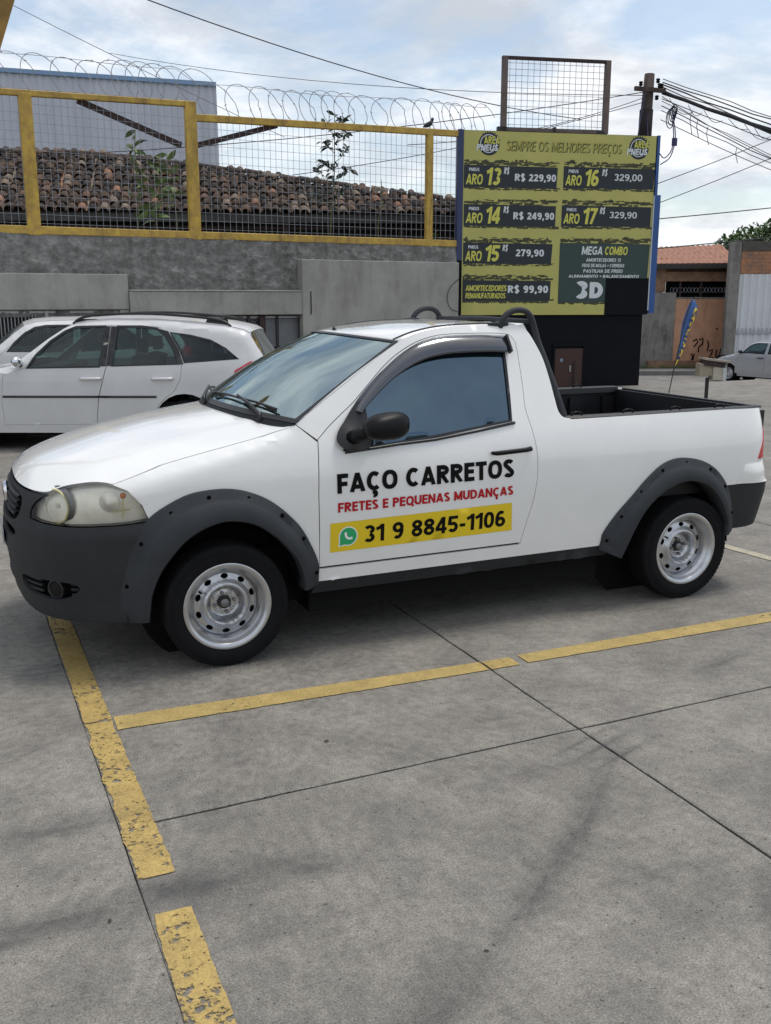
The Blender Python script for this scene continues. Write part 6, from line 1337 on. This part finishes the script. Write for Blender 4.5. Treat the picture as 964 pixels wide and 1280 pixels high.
# gate building at the right edge
gb = empty('gate_building', Vector((25.70, 24.90, -1.12)), R(-22), 'bare brick gate building with a tall white corrugated gate at the right edge', 'building')
BR = mat('bare orange brick and mortar', (.42, .20, .10), .95, var=.5, vscale=3, col2=(.20, .13, .10), bump=.5, bscale=20)
fbx('corner_pillar', .0, .40, -.06, .20, -.1, 4.95, GC, gb); fbx('brick_panel', .43, 7, -.02, .2, 3.78, 4.62, BR, gb); fbx('top_band', .43, 7, -.06, .24, 4.625, 4.98, mat('sooty concrete', (.10, .09, .08), .95, var=.4), gb)
for j in range(6):
    for i in range(14):
        x = .46+i*.26+(.13 if j % 2 else 0); o = fbx('brick', x, x+.245, -.03, -.021, 3.80+j*.135, 3.80+j*.135+.118, BR, gb)
q = MB(); q.bar((.30, .2, 2.2), (.30+9*.42, .2+9*.91, 2.2), .2, 4.5); q.build('side_return', GC, gb)
WG = mat('white painted sheet', (.62, .64, .66), .5, var=.10, vscale=1)
q = MB(); vs = []; K = 90
for i in range(K+1): x = .45+6.4*i/K; y = -.04 if (i//2) % 2 else 0.02; vs += [(x, y, .05), (x, y, 3.77)]
q.add(vs, [(2*i, 2*i+2, 2*i+3, 2*i+1) for i in range(K)]); q.build('corrugated_gate', WG, gb); q = MB(); q.box(.45, 6.85, -.07, -.03, 1.55, 1.62); q.build('gate_rail', mat('grey rail', (.35, .36, .38), .5), gb)
q = MB()
for x in np.arange(.5, 6.8, .16): q.bar((x, -.06, 1.62), (x, -.06, 1.76), .03)
q.build('gate_spike', bpy.data.materials['grey rail'], gb)['kind'] = 'stuff'
pv = MB(); pv.box(-9, 3.6, -1.9, -.26, -.05, .14); o = pv.build('pavement', mat('grey pavement', (.19, .185, .175), .9, var=.3, vscale=2)); o.location = FO; o.rotation_euler = (0, 0, FA); props(o, kind='structure')
gr_ = MB()
rg = random.Random(8)
for k in range(260):
    x = rg.uniform(-.5, 3.0); h = rg.uniform(.06, .22); y = -.36+rg.uniform(-.1, .05); gr_.add([(x, y, .14), (x+.02, y, .14), (x+rg.uniform(-.05, .05), y-.03, .14+h)], [(0, 1, 2)])
o = gr_.build('weeds', LM[1]); o.location = FO; o.rotation_euler = (0, 0, FA); props(o, 'low green weeds along the foot of the orange wall', 'weeds', kind='stuff')
# far trees
TRK = mat('bark', (.06, .045, .035), .95, var=.4); FOL = [mat('foliage mid green', (.10, .17, .05), .7, var=.55, vscale=1.3), mat('foliage dark green', (.05, .095, .035), .7, var=.55, vscale=1.3)]
def tree(loc, h, blobs, label, fm, seed, nl=2600, ls=.16):
    rd = random.Random(seed); r = empty('leafy_tree', loc, 0, label, 'tree'); q = MB(); q.tube([(0, 0, 0), (.1, 0, h*.4), (0, .1, h*.7)], [.22, .16, .10], 8)
    for bx, by, bz, br in blobs: q.tube([(0, 0, h*.45), (bx*.5, by*.5, (h*.45+bz)/2), (bx, by, bz)], [.09, .06, .03], 5)
    q.build('trunk', TRK, r, True); q = MB(); tot = sum(b[3]**2 for b in blobs)
    for bx, by, bz, br in blobs:
        for _ in range(int(nl*br*br/tot)):
            while True:
                d = Vector((rd.uniform(-1, 1), rd.uniform(-1, 1), rd.uniform(-1, 1)))
                if .25 < d.length < 1: break
            d = d.normalized()*(d.length**.4)*br*(1+.22*mn.noise(d*3+Vector((seed, bx, bz)))); c = Vector((bx, by, bz))+Vector((d.x, d.y, d.z*.8)); s = ls*rd.uniform(.6, 1.3); a = Euler((rd.uniform(-1, 1), rd.uniform(-1, 1), rd.uniform(0, 6.28))).to_matrix()
            q.add([c+a @ Vector(v)*s for v in ((-1, 0, 0), (0, -.45, .1), (1, 0, 0), (0, .45, .1))], [(0, 1, 2, 3)])
    q.build('crown', fm, r); return r
def dp(px, py, k):
    x, y = (px-482)/1196, (640-py)/1196; v = Vector((SY*math.cos(PITCH), CY*math.cos(PITCH), -math.sin(PITCH))); r = Vector((CY, -SY, 0)); return CAMP+(v+r*x+r.cross(v)*y)*k
tree((32.6, 33.4, -1.5), 6.5, [(-.3, 0, 4.5, 1.1), (.9, .2, 4.9, 1.15), (2.2, 0, 5.2, 1.2), (-1.4, .4, 3.9, .7)], 'dark leafy tree behind the tiled roof of the orange house', FOL[1], 3, 5200, .13)
tree((36.2, 34.8, -1.5), 8.0, [(-1.2, 0, 5.4, 1.3), (.3, .2, 5.8, 1.4), (2.0, 0, 6.2, 1.5), (3.8, .3, 6.3, 1.6)], 'sunlit green tree rising above the brick gate building', FOL[0], 6, 6200, .14)  # crown in the mid green foliage

# ------------------------------------------------------------------ feather banner and the box on its post, behind the truck bed
fbn = empty('feather_banner', (8.90, 7.76, 0), 0, 'small blue feather banner with a yellow lettered stripe, leaning to the right', 'banner')
pole_p = [(0, 0, 0), (.10, .03, .28), (.23, .08, .73), (.34, .13, 1.05), (.46, .18, 1.40), (.56, .20, 1.66), (.62, .19, 1.745), (.67, .15, 1.72)]
q = MB(); q.tube(cr(pole_p, 4), .009, 6); q.build('pole', M['black'], fbn, True)
q = MB(); q.box(-.16, .16, -.16, .16, 0, .02); q.tube([(0, 0, .02), (0, 0, .10)], .02, 8); q.build('base', M['black'], fbn)
L1 = cr([(.20, .60), (.27, .80), (.335, 1.03), (.40, 1.28), (.47, 1.50), (.54, 1.64), (.605, 1.725)], 4); L2 = cr([(.605, 1.73), (.66, 1.70), (.69, 1.63), (.69, 1.55), (.62, 1.40), (.50, 1.16), (.39, .93), (.30, .76), (.21, .60)], 4)
fy_ = lambda x, z: .08+.14*(z-.6)-.10*max(0, x-.33-.24*(z-.9))
def ffn(o): return lambda x, z: (x, fy_(x, z)+.012*math.sin(z*9+x*6)-o, z)
fl_poly = L1 + L2[1:]
panel('flag', fl_poly, ffn(0), M['blue'], fbn, step=.06, th=.003, split=0)
st_ = [(.24, .68), (.33, .90), (.44, 1.14), (.535, 1.30), (.60, 1.52), (.66, 1.60), (.685, 1.56), (.61, 1.38), (.49, 1.14), (.385, .92), (.30, .76)]
panel('flag_stripe', st_, ffn(.006), mat('yellow print', (.72, .52, .03), .6), fbn, step=.05, th=0, split=0)
a_, b_ = Vector((.30, .80)), Vector((.655, 1.56)); dv = (b_-a_); nv = Vector((dv.y, -dv.x)).normalized()*.055
V, F = text2d('PNEUS', .2, .08); vs = []
for u, v, k in V: p = a_+dv*u+nv*(.5-v)*1.0; vs.append(ffn(.010+k*.0004)(p.x, p.y))
mk('flag_lettering', vs, F, M['dblue'], fbn)
bx = empty('box_on_post', (9.58, 7.60, 0), R(-23), 'battered cardboard coloured box with a flat lid on a black post behind the truck bed', 'box')
CBD = mat('weathered beige board', (.36, .30, .225), .85, var=.3, vscale=6)
q = MB(); q.bar((0, 0, 0), (0, 0, .52), .045); q.build('post', M['black'], bx)
q = MB(); q.box(-.16, .04, -.10, .12, .56, .745); q.build('box', CBD, bx); q = MB(); q.box(.045, .19, -.12, .10, .49, .755); q.build('box', mat('pale beige board', (.45, .41, .33), .85, var=.2, vscale=6), bx)
q = MB(); q.box(.192, .25, -.13, .08, .48, .76); q.build('white_side', mat('dirty white board', (.52, .53, .52), .7, var=.2), bx)
q = MB(); T_ = Matrix.Rotation(R(7), 4, 'Y'); q.box(-.21, .22, -.16, .15, .785, .815, T_); q.build('lid', mat('faded lid', (.42, .36, .30), .8, var=.4, vscale=5), bx); q = MB(); q.box(-.19, .17, -.13, .13, .70, .784, T_); q.build('lid_frame', M['rust'], bx)
# leaning yellow post at the top left corner
yp = empty('leaning_post', (-1.93, 2.38, 0), R(-21), 'dark edge of a slanting brownish yellow post cutting across the top left corner', 'post')
q = MB(); dl_ = Matrix.Rotation(R(21), 3, 'Z') @ Vector((.102, .023, .279)).normalized(); q.bar(Vector((0, 0, 0)), dl_*4.1, .10, .10); q.build('beam', mat('brownish yellow enamel', (.36, .20, .03), .6, var=.5), yp)
q = MB(); q.box(-.15, .15, -.15, .15, 0, .02); q.build('base_plate', M['rust'], yp)
bpy.context.view_layer.update()
